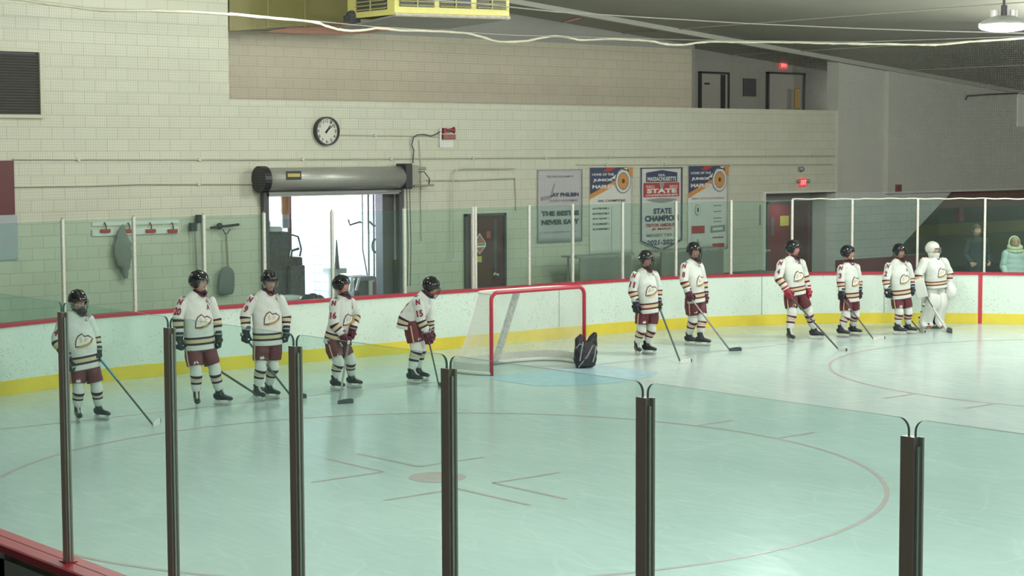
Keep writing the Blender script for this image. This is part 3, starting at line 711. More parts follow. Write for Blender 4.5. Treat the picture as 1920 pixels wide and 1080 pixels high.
bm = NB(); yz(bm, q, [(-.18, 0), (-.02, .2), (.14, .0), (.14, -.06), (-.02, -.22), (-.18, -.06)], XW+.055, 0); yz(bm, q, [(-.16, .0), (-.02, .17), (.12, .0)], XW+.060, 1, .003); yz(bm, q, [(-.14, -.045), (.11, -.045), (.11, -.01), (-.14, -.01)], XW+.064, 2, .003); yz(bm, q, [(-.14, -.08), (-.02, -.2), (.10, -.08)], XW+.060, 1, .003)
prop(obj('door_sticker', bm, [M_WHITE, mat('sign_orange', (.42, .13, .08), .5), mat('sign_green', (.1, .25, .15), .5)], d1), 'diamond shaped hazard sticker')
bm = NB(); yz(bm, W(899, 486, 0, XW+.06), [(-.06, -.06), (.06, -.06), (.06, .06), (-.06, .06)], XW+.055, 0); obj('notice', bm, mat('notice_yellow', (.55, .45, .08), .6), d1)
bm = NB(); yz(bm, W(916, 440, 0, XW+.06), [(-.05, -.07), (.05, -.07), (.05, .07), (-.05, .07)], XW+.055, 0); obj('notice', bm, mat('notice_red', (.35, .08, .06), .6), d1)
bm = NB(); a = W(930, 420, 0, XW+.06); box(bm, (XW+.055, a.y-.05, .9), (XW+.058, a.y+.02, a.z+.1)); obj('closer_plate', bm, M_DGREY, d1)
# double exit doors in the alcove
xd = -7.8
d2 = door_px('door_2', 1434, 377, 1519, -.04, xd, mat('maroon_bright', (.20, .03, .045), .35, var=.15, vscale=2), (1439, 470), M_DGREY, label='double maroon exit doors in the alcove')  # left leaf in a brighter maroon than the right
bm = NB(); a = W(1483, 400, 0, xd+.06); box(bm, (xd+.05, a.y-.015, 0), (xd+.07, a.y+.03, 2.1)); obj('centre_mullion', bm, M_MAROOND, d2)
bm = NB(); box(bm, (xd+.05, a.y+.03, 0), (xd+.056, a.y+.62, 2.08)); obj('right_leaf', bm, M_MAROOND, d2)
bm = NB(); pxbox(bm, 1445, 407, 1452, 442, xd+.058, .006); prop(obj('door_window', bm, mat('door_glass', (.14, .1, .1), .1), d2), 'narrow glass slot')
bm = NB(); pxbox(bm, 1463, 405, 1479, 423, xd+.06, .008); obj('notice', bm, MATS['notice_yellow'], d2)
bm = NB(); pxbox(bm, 1425, 384, 1427, 422, XW+.03, .028); prop(obj('card_reader_strip', bm, M_GREY), 'thin vertical grey strip left of the double maroon doors', 'strip')
# upper doors
UX = -9.04
for nme, u0, u1, vt, hv in (('door_3', 1309, 1364, 135, None), ('door_4', 1436, 1506, 136, None)):
    o = door_px(nme, u0, vt, u1, 3.3, UX, mat('upper_door', (.33, .32, .28), .5), hv, M_BLACK, label='pale door in a black frame on the upper level, '+('left one' if nme == 'door_3' else 'right one'))
    if nme == 'door_3':
        bm = NB(); pxbox(bm, 1352, 140, 1360, 206, UX+.07, .02); obj('jamb', bm, M_BLACK, o)
        bm = NB(); pxbox(bm, 1321, 155, 1331, 159, UX+.062, .01); obj('name_plate', bm, M_BLACK, o)
bm = NB(); pxbox(bm, 1395, 147, 1418, 181, UX+.04, .04); prop(obj('wall_grille', bm, mat('dark_grille', (.05, .05, .05), .6, var=.3, vscale=30)), 'small dark grille between the two upper doors', 'grille')
bm = NB(); pxbox(bm, 1493, 165, 1501, 205, UX+.5, .08, 0, .03); prop(obj('folded_sign', bm, mat('ochre', (.42, .27, .07), .5)), 'ochre folded sign standing before the right upper door', 'sign')
def exit_sign(u, v, x, w_, h_, label, heads=True):
    q = W(u, v, 0, x); t = thing('exit_sign', label, 'exit sign', (x, q.y, q.z-h_/2))
    bm = NB(); box(bm, (x, q.y-w_/2, q.z-h_/2), (x+.06, q.y+w_/2, q.z+h_/2), bev=.008); obj('housing', bm, mat('exit_red', (.5, .04, .04), .4, emit=(1, .10, .10, .55)), t)
    bm = NB(); put_text(bm, 'EXIT', Vector((x+.063, q.y, q.z)), Vector((0, 1, 0)), Z, w_*.8, h_*.55, 0); obj('lettering', bm, mat('exit_letters', (.8, .3, .3), .4, emit=(1, .45, .45, .9)), t)
    if heads:
        bm = NB()
        for s in (-1, 1): ball(bm, Vector((x+.06, q.y+s*(w_/2+.05), q.z+.03)), .05, .045, .045)
        obj('emergency_lamp', bm, M_GREY, t, smooth=True)
exit_sign(1467, 121, UX, .26, .22, 'small glowing red exit sign above the upper doors', False)
exit_sign(1503, 342, XW+.002, .24, .19, 'glowing red exit sign with two lamp heads above the alcove')
bm = NB(); q = W(1500, 317, 0, XW); ball(bm, q+Vector((.06, 0, 0)), .06, .07, .06); box(bm, (XW, q.y-.08, q.z-.05), (XW+.05, q.y+.05, q.z+.05)); prop(obj('wall_camera', bm, M_GREY, smooth=False), 'small grey security camera above the lower exit sign', 'camera')
t = thing('fire_strobe', 'small red fire strobe on the grey wall at the right', 'alarm', tuple(W(1686, 352, 0, XW+.1)))
bm = NB(); pxbox(bm, 1681, 346, 1691, 359, XW+.14, .04, 0, .005); obj('plate', bm, mat('strobe_red', (.3, .04, .03), .5), t)
bm = NB(); pxbox(bm, 1683, 349, 1689, 356, XW+.16, .02, 0, .004); obj('lens', bm, M_DGREY, t)

# ---------------------------------------------------------------- wall fittings
# big louvre at upper left
t = thing('wall_louvre', 'large dark louvre in a pale frame high on the left wall', 'vent', tuple(W(0, 222, 0, XW)))
a = W(-120, 80, 0, XW); b = W(80, 222, 0, XW); bm = NB()
box(bm, (XW, a.y, b.z), (XW+.07, b.y, b.z+.06)); box(bm, (XW, a.y, a.z-.10), (XW+.07, b.y, a.z-.03)); box(bm, (XW, b.y-.06, b.z+.06), (XW+.07, b.y, a.z-.10)); obj('frame', bm, mat('louvre_frame', (.55, .55, .42), .5), t)
bm = NB(); z = b.z+.08
while z < a.z-.12: frame_box(bm, Vector((XW+.03, (a.y+b.y-.06)/2, z)), Vector((0, 1, 0)), Vector((.8, 0, -.6)), Vector((.6, 0, .8)), b.y-.06-a.y, .05, .012); z += .045
obj('slats', bm, mat('slat_dark', (.10, .10, .085), .5), t)
bm = NB(); box(bm, (XW+.002, a.y, b.z), (XW+.008, b.y-.01, a.z-.04)); obj('backing', bm, M_BLACK, t)
# left banner / notice
t = thing('wall_notice', 'maroon topped notice board at the left edge of the end wall', 'notice board', tuple(W(10, 480, 0, XW)))
a = W(-120, 302, 0, XW); b = W(27, 402, 0, XW); c = W(33, 486, 0, XW)
bm = NB(); box(bm, (XW+.002, a.y, b.z), (XW+.03, b.y, a.z)); prop(obj('maroon_panel', bm, M_MAROON, t), 'maroon panel')
bm = NB(); box(bm, (XW+.002, a.y, c.z), (XW+.03, c.y, b.z-.01)); prop(obj('grey_panel', bm, mat('grey_blue_panel', (.38, .42, .44), .5), t), 'pale grey panel')
# conduits
def conduit(name, label, pts, r=.018, x=XW+.025, m=None):
    bm = NB(); P = [W(u, v, 0, x) for u, v in pts]; tube(bm, P, r, 8)
    for p0, p1 in zip(P, P[1:]):
        n = int((p1-p0).length/1.6)
        for k in range(n):
            q = p0.lerp(p1, (k+.5)/n); box(bm, (x-.024, q.y-.025, q.z-.028), (x+r, q.y+.025, q.z+.028))
    return prop(obj(name, bm, m or M_PIPE), label, 'pipe')
conduit('conduit', 'long upper horizontal conduit across the end wall', [(25, 298.5), (480, 299), (960, 296), (1200, 294), (1566, 292)], .014)
conduit('conduit', 'lower horizontal conduit on the left part of the end wall', [(27, 350), (170, 348), (260, 345), (480, 345)], .014)
conduit('conduit', 'horizontal conduit right of the shutter motor', [(800, 338), (870, 338), (965, 334), (968, 372), (968, 395)], .018)
conduit('conduit', 'hooked conduit bending down beside the maroon door', [(965, 316), (870, 316), (858, 318), (851, 326), (849, 345), (850, 478), (851, 485)], .012, x=XW+.10)
conduit('conduit', 'thin conduit running from the clock to the fire alarm', [(636, 253), (770, 255), (830, 257)], .011)
conduit('conduit', 'vertical conduit dropping right of the shutter motor', [(786, 263), (789, 300), (790, 440), (791, 452)], .010)
conduit('conduit', 'faint conduit under the upper wall at the right', [(1080, 309), (1300, 309), (1560, 308)], .012)
bm = NB(); tube(bm, [W(u, v, 0, XW+.05) for u, v in [(774, 306), (775, 290), (776, 282), (772, 272), (775, 258), (782, 253), (795, 252), (808, 255), (818, 252), (826, 246)]], .012, 6)
prop(obj('signal_cable', bm, M_DGREY), 'wavy dark cable from the shutter motor up to the fire alarm', 'cable')
# clock
q = W(609.5, 246, 0, XW); rz = (W(609, 219, 0, XW).z-W(609, 273, 0, XW).z)/2
t = thing('wall_clock', 'round black-rimmed clock above the shutter', 'clock', tuple(q))
bm = NB(); N = 40
def ringx(bm, x0, x1, r0, r1, mi=0):
    rows = []
    for x, r_ in ((x0, r0), (x0, r1), (x1, r1), (x1, r0)):
        rows.append([Vector((x, q.y+r_*math.cos(2*math.pi*k/N), q.z+r_*math.sin(2*math.pi*k/N))) for k in range(N)])
    rows.append(rows[0]); ringset(bm, rows, mi, cap=False)
ringx(bm, XW, XW+.10, rz*.90, rz); obj('rim', bm, M_BLACK, t)
bm = NB(); cyl(bm, (XW, q.y, q.z), (XW+.055, q.y, q.z), rz*.92, N); obj('dial', bm, mat('dial', (.60, .61, .52), .4), t)
bm = NB()
for k in range(12):
    a = math.pi/2-2*math.pi*(k+1)/12; put_text(bm, str(k+1), Vector((XW+.0575, q.y+rz*.72*math.cos(a), q.z+rz*.72*math.sin(a))), Vector((0, 1, 0)), Z, .05 if k < 9 else .07, .06)
obj('numerals', bm, M_DGREY, t)
for nm, an, ln, w_ in (('hour_hand', 35, .13, .018), ('minute_hand', 51, .20, .012)):
    a = R(an); d = Vector((0, math.sin(a), math.cos(a))); n = Vector((0, d.z, -d.y)); bm = NB()
    prism(bm, [Vector((XW+.062, q.y, q.z))+d*l+n*w for l, w in ((-.04, -w_), (-.04, w_), (ln, w_*.5), (ln, -w_*.5))], (.004, 0, 0)); obj(nm, bm, M_BLACK, t)
# fire alarm horn
t = thing('fire_alarm', 'red fire alarm horn on a white backplate right of the clock', 'alarm', tuple(W(843, 250, 0, XW)))
bm = NB(); pxbox(bm, 825, 241, 828, 276, XW+.06, .058); pxbox(bm, 828, 241, 850, 276, XW+.01, .008); obj('backplate', bm, M_WHITE, t)
bm = NB(); pxbox(bm, 832, 252, 855, 261, XW+.10, .08, 0, .01); obj('alarm_box', bm, mat('alarm_brown', (.28, .10, .07), .5), t)
bm = NB(); q = W(843, 244, 0, XW+.1); tube(bm, [q+Vector((0, -.06, 0)), q, q+Vector((0, .05, 0)), q+Vector((.01, .10, 0))], [.02, .03, .04, .07], 12); pxbox(bm, 833, 240, 838, 250, XW+.09, .07); obj('horn', bm, mat('horn_red', (.25, .03, .03), .4), t)
# tool rack
t = thing('tool_rack', 'white wall rack with four red tool holders behind the left glass', 'tool rack', tuple(W(250, 435, 0, XW)))
bm = NB(); pxbox(bm, 173, 431, 336, 437, XW+.03, .028); pxbox(bm, 173, 417, 336, 419, XW+.02, .018); obj('rail', bm, M_WHITE, t)
for u in (199, 243, 284, 325):
    bm = NB(); pxbox(bm, u-9, 430, u+9, 436, XW+.07, .04, 0, .008); prop(obj('holder', bm, mat('holder_red', (.45, .03, .03), .5), t), 'red plastic holder')
    bm = NB(); tube(bm, [W(u, 436, 0, XW+.06), W(u, 424, 0, XW+.05), W(u-3, 417, 0, XW+.04)], .012, 6); obj('hook', bm, M_DGREY, t)
# rag
t = thing('hanging_rag', 'grey rag hanging from the tool rack', 'rag', tuple(W(230, 425, 0, XW+.08)))
bm = NB(); P = [W(u, v, 0, XW+.1) for u, v in ((231, 421), (229, 440), (230, 462), (232, 488), (235, 505), (236, 522))]
limb(bm, [tuple(p_) for p_ in P], [(.03, .02), (.09, .04), (.16, .05), (.15, .05), (.08, .04), (.03, .02)], Vector((0, 1, 0)), wob=.03); obj('cloth', bm, mat('rag_grey', (.22, .24, .21), .9, var=.2), t, smooth=True)
# two dark poles
for i, (u, vt, lab) in enumerate(((365, 418, 'left of the two dark long-handled scrapers leaning by the left post'), (377, 403, 'right and taller of the two dark long-handled scrapers'))):
    t = thing('scraper', lab, 'scraper', tuple(W(u, 545, 0, XW+.08)), 'scrapers on the left wall')
    bm = NB(); a = W(u, vt, 0, XW+.1); tube(bm, [a, Vector((XW+.1, a.y+.03, 1.1)), Vector((XW+.12, a.y+.05, 0))], .018, 8); obj('handle', bm, M_GREY, t)
    bm = NB(); pxbox(bm, u-6, vt, u+5, vt+15, XW+.15, .1, 0, .01); obj('head', bm, M_BLACK, t)
# squeegee bar and shovel
t = thing('floor_squeegee', 'black squeegee bar mounted above the shovel', 'squeegee', tuple(W(420, 425, 0, XW+.08)))
bm = NB(); a = W(395, 427, 0, XW+.1); b = W(448, 421, 0, XW+.1); tube(bm, [a, b], .022, 8); q = W(412, 424, 0, XW+.08); ball(bm, q, .05, .06, .06); obj('bar', bm, M_BLACK, t)
t = thing('snow_shovel', 'grey snow shovel hanging on the wall left of the doorway', 'shovel', tuple(W(428, 550, 0, XW+.08)))
bm = NB(); tube(bm, [W(424, 436, 0, XW+.09), W(426, 470, 0, XW+.09), W(430, 540, 0, XW+.09)], .018, 8); obj('handle', bm, mat('shovel_wood', (.33, .30, .24), .6), t)
bm = NB(); tube(bm, [W(418, 430, 0, XW+.09), W(424, 442, 0, XW+.09), W(431, 430, 0, XW+.09)], .012, 6); obj('grip', bm, M_DGREY, t)
bm = NB(); P = [W(u, v, 0, XW+.10) for u, v in ((427, 500), (426, 508), (425, 525), (424, 545), (424, 552))]
limb(bm, [tuple(p_) for p_ in P], [(.04, .02), (.13, .03), (.16, .035), (.16, .03), (.13, .015)], Vector((0, 1, 0)), power=.6); obj('scoop', bm, mat('scoop_grey', (.16, .17, .16), .5), t, smooth=True)

# ---------------------------------------------------------------- banners
Y1 = Vector((0, 1, 0))
def banner(name, label, u0, v0, u1, v1, mats, cut=False, sag=.0, x=XW+.012):
    a = W(u0, v0, 0, x); b = W(u1, v1, 0, x); y0, y1, z1, z0 = a.y, b.y, (a.z+W(u1, v0, 0, x).z)/2, b.z
    t = thing(name, label, 'banner', (x, (y0+y1)/2, z0), 'banners on the end wall')
    bm = NB(); th = .004; n = 16; cols = []
    def row(z_f):
        out = []
        for k in range(n+1):
            f = k/n; y = y0+(y1-y0)*f; out.append((y, z_f(f)))
        return out
    zb = (lambda f: z0 + (.22*abs(2*f-1) if cut else 0)); zt = (lambda f: z1-.015*math.sin(f*math.pi)*sag)
    N2 = 12
    grid = []
    for j in range(N2+1):
        r_ = []
        for k in range(n+1):
            f = k/n; z = zb(f)+(zt(f)-zb(f))*j/N2; xx = x+.010+.008*math.sin(f*9+j*.6)*(1-j/N2)*.8
            r_.append(Vector((xx, y0+(y1-y0)*f, z)))
        grid.append(r_)
    fv = [[bm.verts.new(p_) for p_ in r_] for r_ in grid]; bv = [[bm.verts.new(p_-Vector((th, 0, 0))) for p_ in r_] for r_ in grid]
    for j in range(N2):
        for k in range(n):
            bm.faces.new((fv[j][k], fv[j][k+1], fv[j+1][k+1], fv[j+1][k])); bm.faces.new((bv[j][k], bv[j+1][k], bv[j+1][k+1], bv[j][k+1]))
    for j in range(N2):
        for k in (0, n): bm.faces.new((fv[j][k], fv[j+1][k], bv[j+1][k], bv[j][k]))
    for k in range(n):
        for j in (0, N2): bm.faces.new((fv[j][k], fv[j][k+1], bv[j][k+1], bv[j][k]))
    o = obj('cloth', bm, mats, t, smooth=True)
    return t, (y0, y1, z0, z1), x+.022
def P2(bb, X, fx, fy): return Vector((X, bb[0]+(bb[1]-bb[0])*fx, bb[3]-(bb[3]-bb[2])*fy))
def quad(bm, bb, X, pts, mi, th=.001): prism(bm, [P2(bb, X, *p_) for p_ in pts], (th, 0, 0), mi)
def txt(bm, bb, X, s, fx, fy, fw, fh, mi, bold=.02, shear=0):
    put_text(bm, s, P2(bb, X+.0025, fx, fy), Y1, Z, (bb[1]-bb[0])*fw, (bb[3]-bb[2])*fh, mi, bold, shear=shear)
def edge(bm, bb, X, w_, mi, top=True):
    for a, b in (((0, 0), (w_, 1)), ((1-w_, 0), (1, 1)), ((0, 0), (1, w_*.5)), ((0, 1-w_*.5), (1, 1))): quad(bm, bb, X, [(a[0], a[1]), (b[0], a[1]), (b[0], b[1]), (a[0], b[1])], mi)
B_GREY = mat('banner_grey', (.46, .46, .46), .6, var=.04); B_WHITE = mat('banner_white', (.66, .67, .61), .6, var=.04)
B_NAVY = mat('print_navy', (.045, .06, .12), .6); B_RED = mat('print_red', (.42, .05, .05), .6); B_ORG = mat('print_orange', (.62, .27, .07), .6); B_GRN = mat('print_dark_green', (.05, .07, .06), .6)
B_LG = mat('print_light_grey', (.50, .53, .52), .6); B_MID = mat('print_mid_grey', (.26, .28, .28), .6)
# slogan banner
t, bb, X = banner('slogan_banner', 'grey banner with a hockey stick and THE BEST IS NEVER EASY', 1007, 318, 1091, 452, B_GREY)
bm = NB(); edge(bm, bb, X, .012, 1)
txt(bm, bb, X, 'THE PRACTICE HOME OF', .50, .095, .60, .028, 1); txt(bm, bb, X, 'AY PHILBIN', .61, .345, .60, .055, 3, .03); txt(bm, bb, X, 'HOCKEY DEVELOPMENT', .58, .425, .64, .03, 1)
quad(bm, bb, X, [(.36, .19), (.385, .19), (.31, .37), (.27, .38)], 1); quad(bm, bb, X, [(.06, .375), (.25, .35), (.31, .36), (.28, .40), (.09, .42)], 1)
txt(bm, bb, X, 'THE BEST IS', .5, .60, .84, .07, 2, .05); txt(bm, bb, X, 'NEVER EASY', .5, .72, .84, .07, 2, .05); txt(bm, bb, X, 'JAYPHILBINHOCKEY.COM', .5, .86, .72, .024, 1, .01)
prop(obj('lettering', bm, [B_WHITE, B_MID, B_GRN, B_NAVY], t), 'dark printed lettering')
def maple_top(bm, bb, X, H):
    quad(bm, bb, X, [(0, 0), (1, 0), (1, .10*H), (.55, .52*H), (0, 1.0*H)], 1)
    quad(bm, bb, X, [(0, 1.0*H), (.55, .52*H), (.75, .42*H), (.5, .75*H), (0, 1.18*H)], 3, .0015)
    quad(bm, bb, X, [(.4, 0), (.62, 0), (.45, .16*H), (.30, .14*H)], 2, .0015)
    quad(bm, bb, X, [(.88, .0), (1, 0), (1, .4*H), (.93, .3*H)], 3, .0015)
    quad(bm, bb, X, [(.48, .42*H), (.80, .02*H), (.90, .02*H), (.6, .45*H)], 4, .002)
    c = P2(bb, X, .77, .52*H); r_ = (bb[1]-bb[0])*.19
    for k, (rr, mi_) in enumerate(((1, 5), (.9, 0), (.72, 5), (.66, 3), (.2, 6))):
        ps = [Vector((X+.002+k*.0012, c.y+r_*rr*math.cos(a), c.z+r_*1.12*rr*math.sin(a))) for a in [2*math.pi*j/(24 if k < 3 else 6) for j in range(24 if k < 3 else 6)]]; poly(bm, ps, mi_)
    txt(bm, bb, X, 'HOME OF THE', .30, .26*H, .50, .09*H, 4, .03); txt(bm, bb, X, 'JUNIOR', .30, .48*H, .46, .13*H, 4, .05); txt(bm, bb, X, 'MAPLES', .30, .72*H, .50, .14*H, 4, .05)
MM = [B_WHITE, B_NAVY, B_RED, B_ORG, B_WHITE, B_MID, B_GRN]
t, bb, X = banner('team_banner', 'white banner headed HOME OF THE JUNIOR MAPLES with VHL CHAMPIONS list', 1105, 314, 1185, 477, B_WHITE)
bm = NB(); maple_top(bm, bb, X, .30); txt(bm, bb, X, 'VHL CHAMPIONS', .5, .375, .64, .026, 6, .01)
for k, s in enumerate(('16-17 PEE WEE 2', '18-19 BANTAM 2', '20-21 SQUIRT 1', '21-22 MIDGET 1', '22-23 BANTAM 3')): txt(bm, bb, X, s, .25, .46+k*.058, .38, .022, 6, .03)
quad(bm, bb, X, [(.50, .44), (.505, .44), (.505, .97), (.50, .97)], 5)
prop(obj('print', bm, MM, t), 'navy and orange printed heading')
t, bb, X = banner('champion_banner', 'white pointed banner reading STATE CHAMPION 2021-2022', 1200, 314, 1278, 470, mat('banner_white2', (.62, .61, .57), .6, var=.04), cut=True)
bm = NB()
for a, b in (((0, 0), (.03, .86)), ((.97, 0), (1, .86)), ((0, 0), (1, .012))): quad(bm, bb, X, [(a[0], a[1]), (b[0], a[1]), (b[0], b[1]), (a[0], b[1])], 1)
quad(bm, bb, X, [(.0, .865), (.5, .985), (1, .865), (1, .85), (.5, .97), (0, .85)], 1)
quad(bm, bb, X, [(.13, .06), (.5, .03), (.87, .06), (.87, .17), (.13, .17)], 1); quad(bm, bb, X, [(.07, .18), (.92, .18), (.92, .345), (.07, .345)], 2); 
txt(bm, bb, X+.001, 'MA', .5, .09, .16, .03, 4); txt(bm, bb, X+.001, 'MASSACHUSETTS', .5, .135, .68, .05, 4, .03); txt(bm, bb, X+.001, '2021', .22, .225, .2, .03, 4); txt(bm, bb, X+.001, '2022', .78, .225, .2, .03, 4)
quad(bm, bb, X+.001, [(.44, .185), (.56, .185), (.53, .25), (.47, .25)], 5)
txt(bm, bb, X+.001, 'STATE', .5, .275, .72, .055, 4, .06); txt(bm, bb, X+.001, 'CHAMPIONSHIPS', .5, .325, .76, .022, 4, .03)
quad(bm, bb, X, [(.12, .375), (.5, .36), (.88, .375), (.75, .40), (.5, .42), (.25, .40)], 5)
txt(bm, bb, X, 'STATE', .52, .515, .44, .068, 1, .04); txt(bm, bb, X, 'CHAMPION', .50, .60, .80, .072, 1, .05); txt(bm, bb, X, 'TRITON AMESBURY', .5, .68, .76, .04, 2, .02)
txt(bm, bb, X, 'JR. MAPLES', .5, .73, .46, .035, 2, .02); txt(bm, bb, X, 'MIDGET TIER III', .5, .80, .72, .035, 5, .02); txt(bm, bb, X, '2021-2022', .5, .885, .70, .06, 1, .03)
prop(obj('print', bm, [B_WHITE, B_NAVY, B_RED, B_ORG, B_WHITE, B_MID], t), 'navy and red printed lettering')
t, bb, X = banner('sponsor_banner', 'white banner headed HOME OF THE JUNIOR MAPLES with sponsor panels below', 1290, 311, 1364, 466, B_WHITE)
bm = NB(); maple_top(bm, bb, X, .32); txt(bm, bb, X, 'THANK YOU TO OUR SPONSORS', .48, .385, .8, .02, 5, .01)
c = P2(bb, X, .23, .52); poly(bm, [Vector((X+.002, c.y+.09*math.cos(a), c.z+.12*math.sin(a))) for a in [2*math.pi*j/20 for j in range(20)]], 5); poly(bm, [Vector((X+.003, c.y+.08*math.cos(a), c.z+.105*math.sin(a))) for a in [2*math.pi*j/20 for j in range(20)]], 0)
poly(bm, [Vector((X+.004, c.y+.03*math.cos(a), c.z+.06*math.sin(a))) for a in [2*math.pi*j/8 for j in range(8)]], 6)
quad(bm, bb, X, [(.08, .71), (.40, .71), (.40, .80), (.08, .80)], 2); quad(bm, bb, X, [(.55, .72), (.92, .71), (.92, .79), (.55, .80)], 5); quad(bm, bb, X+.001, [(.60, .74), (.86, .735), (.86, .77), (.60, .775)], 0)
quad(bm, bb, X, [(.60, .85), (.88, .85), (.88, .865), (.60, .865)], 2); quad(bm, bb, X, [(.60, .93), (.90, .93), (.90, .975), (.60, .975)], 2); c = P2(bb, X, .23, .92)
for k in range(5): a = math.pi/2+k*4*math.pi/5; b = a+4*math.pi/5; tube(bm, [c+Vector((.003, .08*math.cos(a), .10*math.sin(a))), c+Vector((.003, .08*math.cos(b), .10*math.sin(b)))], .006, 4, 5)
for k, fy in enumerate((.47, .54, .62, .66)): quad(bm, bb, X, [(.62, fy), (.82, fy), (.82, fy+.012), (.62, fy+.012)], 5)
prop(obj('print', bm, MM, t), 'navy and orange printed heading')

# tables behind the glass
def table(label, u0, u1, vt, x, m_):
    a = W(u0, vt, 0, x); b = W(u1, vt, 0, x); z = (a.z+b.z)/2
    t = thing('folded_table', label, 'table', (x, (a.y+b.y)/2, -.05))
    bm = NB(); box(bm, (x-.5, a.y, z-.04), (x, b.y, z), bev=.008); obj('tabletop', bm, m_, t)
    bm = NB(); box(bm, (x-.02, a.y+.08, .3), (x-.01, b.y-.08, z-.05)); obj('front_panel', bm, mat('table_panel', (.22, .23, .20), .7, var=.1), t)
    for yy in (a.y+.12, b.y-.12):
        for xx in (x-.42, x-.06): bm = NB(); cyl(bm, (xx, yy, -.05), (xx, yy, z-.04), .02); obj('leg', bm, M_GREY, t)
table('grey folding table behind the glass under the list banner', 1083, 1190, 478, -5.9, mat('table_grey', (.30, .31, .28), .5, var=.1))
table('grey folding table behind the glass under the sponsor banner', 1236, 1362, 467, -5.9, MATS['table_grey'])
t = thing('stacked_mat', 'grey green flat mat pile behind the glass left of the double doors', 'mat', tuple(W(1430, 510, 0, -5.9)))
bm = NB(); a = W(1400, 502, 0, -5.9); b = W(1458, 512, 0, -5.9)
for k in range(3): box(bm, (-6.4, a.y+.03*k, b.z-.3+.12*k), (-5.9, b.y-.02*k, b.z-.19+.12*k), bev=.02)
box(bm, (-6.3, a.y+.1, -.05), (-6.0, b.y-.1, b.z-.29)); obj('mat_layers', bm, mat('mat_green', (.16, .22, .2), .7, var=.15), t)

# ---------------------------------------------------------------- unit heater and duct
t = thing('air_handler', 'large yellow louvred air unit with a long olive duct under the roof', 'air unit', (-6, 2, 6))
M_OLIVE = mat('olive_duct', (.24, .22, .075), .5, var=.06); M_YUNIT = mat('unit_yellow', (.66, .62, .20), .5, var=.08); M_BROWN = mat('brown_beam', (.42, .20, .13), .6, var=.1)
XD = -7.35
a = W(428, 58, 0, XD); b = W(652, 36, 0, XD)
bm = NB(); prism(bm, [W(430, 58, 0, XD), W(640, 44, 0, XD), W(655, 30, 0, XD), W(655, -25, 0, XD), W(430, -25, 0, XD)], (-.6, 0, 0)); obj('duct', bm, M_OLIVE, t)
for u in (502, 572): bm = NB(); q0 = W(u, 50, 0, XD+.01); box(bm, (XD, q0.y-.015, q0.z), (XD+.02, q0.y+.015, q0.z+.5)); obj('duct_seam', bm, mat('seam', (.33, .31, .13), .5), t)
# unit: oriented box; corner nearest the camera at u=740
Dc = depth_of(W(740, 25, 0, -4.6)); K = atD(740, 27, Dc); zK = K.z
Lp = atD(652, 40, Dc+1.0); Rp = atD(955, 38, Dc+.9); Lp.z = Rp.z = K.z = zK-.0
Lp = Vector((Lp.x, Lp.y, zK)); Rp = Vector((Rp.x, Rp.y, zK)); Bp = Lp+Rp-K; h = .50
bm = NB(); prism(bm, [K, Rp, Bp, Lp], (0, 0, h)); prop(obj('cabinet', bm, M_YUNIT, t), 'yellow cabinet')
def louvers(p0, p1, f0, f1, zb, zt):
    d = (p1-p0); n = Vector((d.y, -d.x, 0)).normalized()
    if n.dot(CAM-p0) < 0: n = -n
    a = p0+d*f0; b = p0+d*f1; L_ = (b-a).length; dd = d.normalized(); mid = (a+b)/2
    bm = NB(); frame_box(bm, Vector((mid.x, mid.y, zK+(zb+zt)/2))+n*.004, dd, n, Z, L_, .006, zt-zb, 1)
    z = zb+.03; k = 0
    while z < zt: frame_box(bm, Vector((mid.x, mid.y, zK+z))+n*.03, dd, (n-Z*.5).normalized(), (Z+n*.5).normalized(), L_*.98, .05, .012, 0); z += .07; k += 1
    frame_box(bm, Vector((mid.x, mid.y, zK+(zb+zt)/2))+n*.035, dd, n, Z, .02, .02, zt-zb, 0)
    obj('louvre', bm, [mat('louvre_yellow', (.45, .43, .18), .5), M_DGREY], t)
louvers(K, Lp, .15, .80, .10, .46)
for f0, f1 in ((.04, .34), (.385, .66), (.71, .97)): louvers(K, Rp, f0, f1, .14, .46)
bm = NB(); d = Rp-K; n = Vector((d.y, -d.x, 0)).normalized(); n = n if n.dot(CAM-K) > 0 else -n
tube(bm, [K+n*.02-Z*.0, Rp+n*.02], .03, 6); prop(obj('drip_edge', bm, mat('peeling_edge', (.5, .45, .36), .7, var=.5, vscale=12), t), 'peeling pale lower edge')
bm = NB(); prism(bm, [K-Z*.001, Rp-Z*.001, Bp+Vector((-.6, .2, -.05)), Lp+Vector((-.3, 0, -.14))], (0, 0, -.03)); obj('underside_pan', bm, M_GREY, t)
bm = NB(); ball(bm, atD(660, 32, Dc+.9), .12, .12, .12); frame_box(bm, atD(660, 36, Dc+.9), Vector((1, 0, 0)), Y1, Z, .22, .22, .12); obj('motor', bm, M_DGREY, t)
bm = NB(); prism(bm, [W(495, 60, 0, -7.6), W(640, 65, 0, -7.6), W(745, 58, 0, -7.6), W(655, 40, 0, -7.6), W(600, 40, 0, -7.6)], (-.1, 0, 0)); prop(obj('roof_gusset', bm, M_BROWN), 'brown tapered beam end below the olive duct', 'beam')
bm = NB(); prism(bm, [W(1056, 41, 0, -7.2), W(1106, 27, 0, -7.2), W(1104, 31, 0, -7.2), W(1060, 42, 0, -7.2)], (-.1, 0, 0)); prop(obj('roof_bracket', bm, M_BROWN), 'small brown bracket beside the sloping rafter', 'bracket')
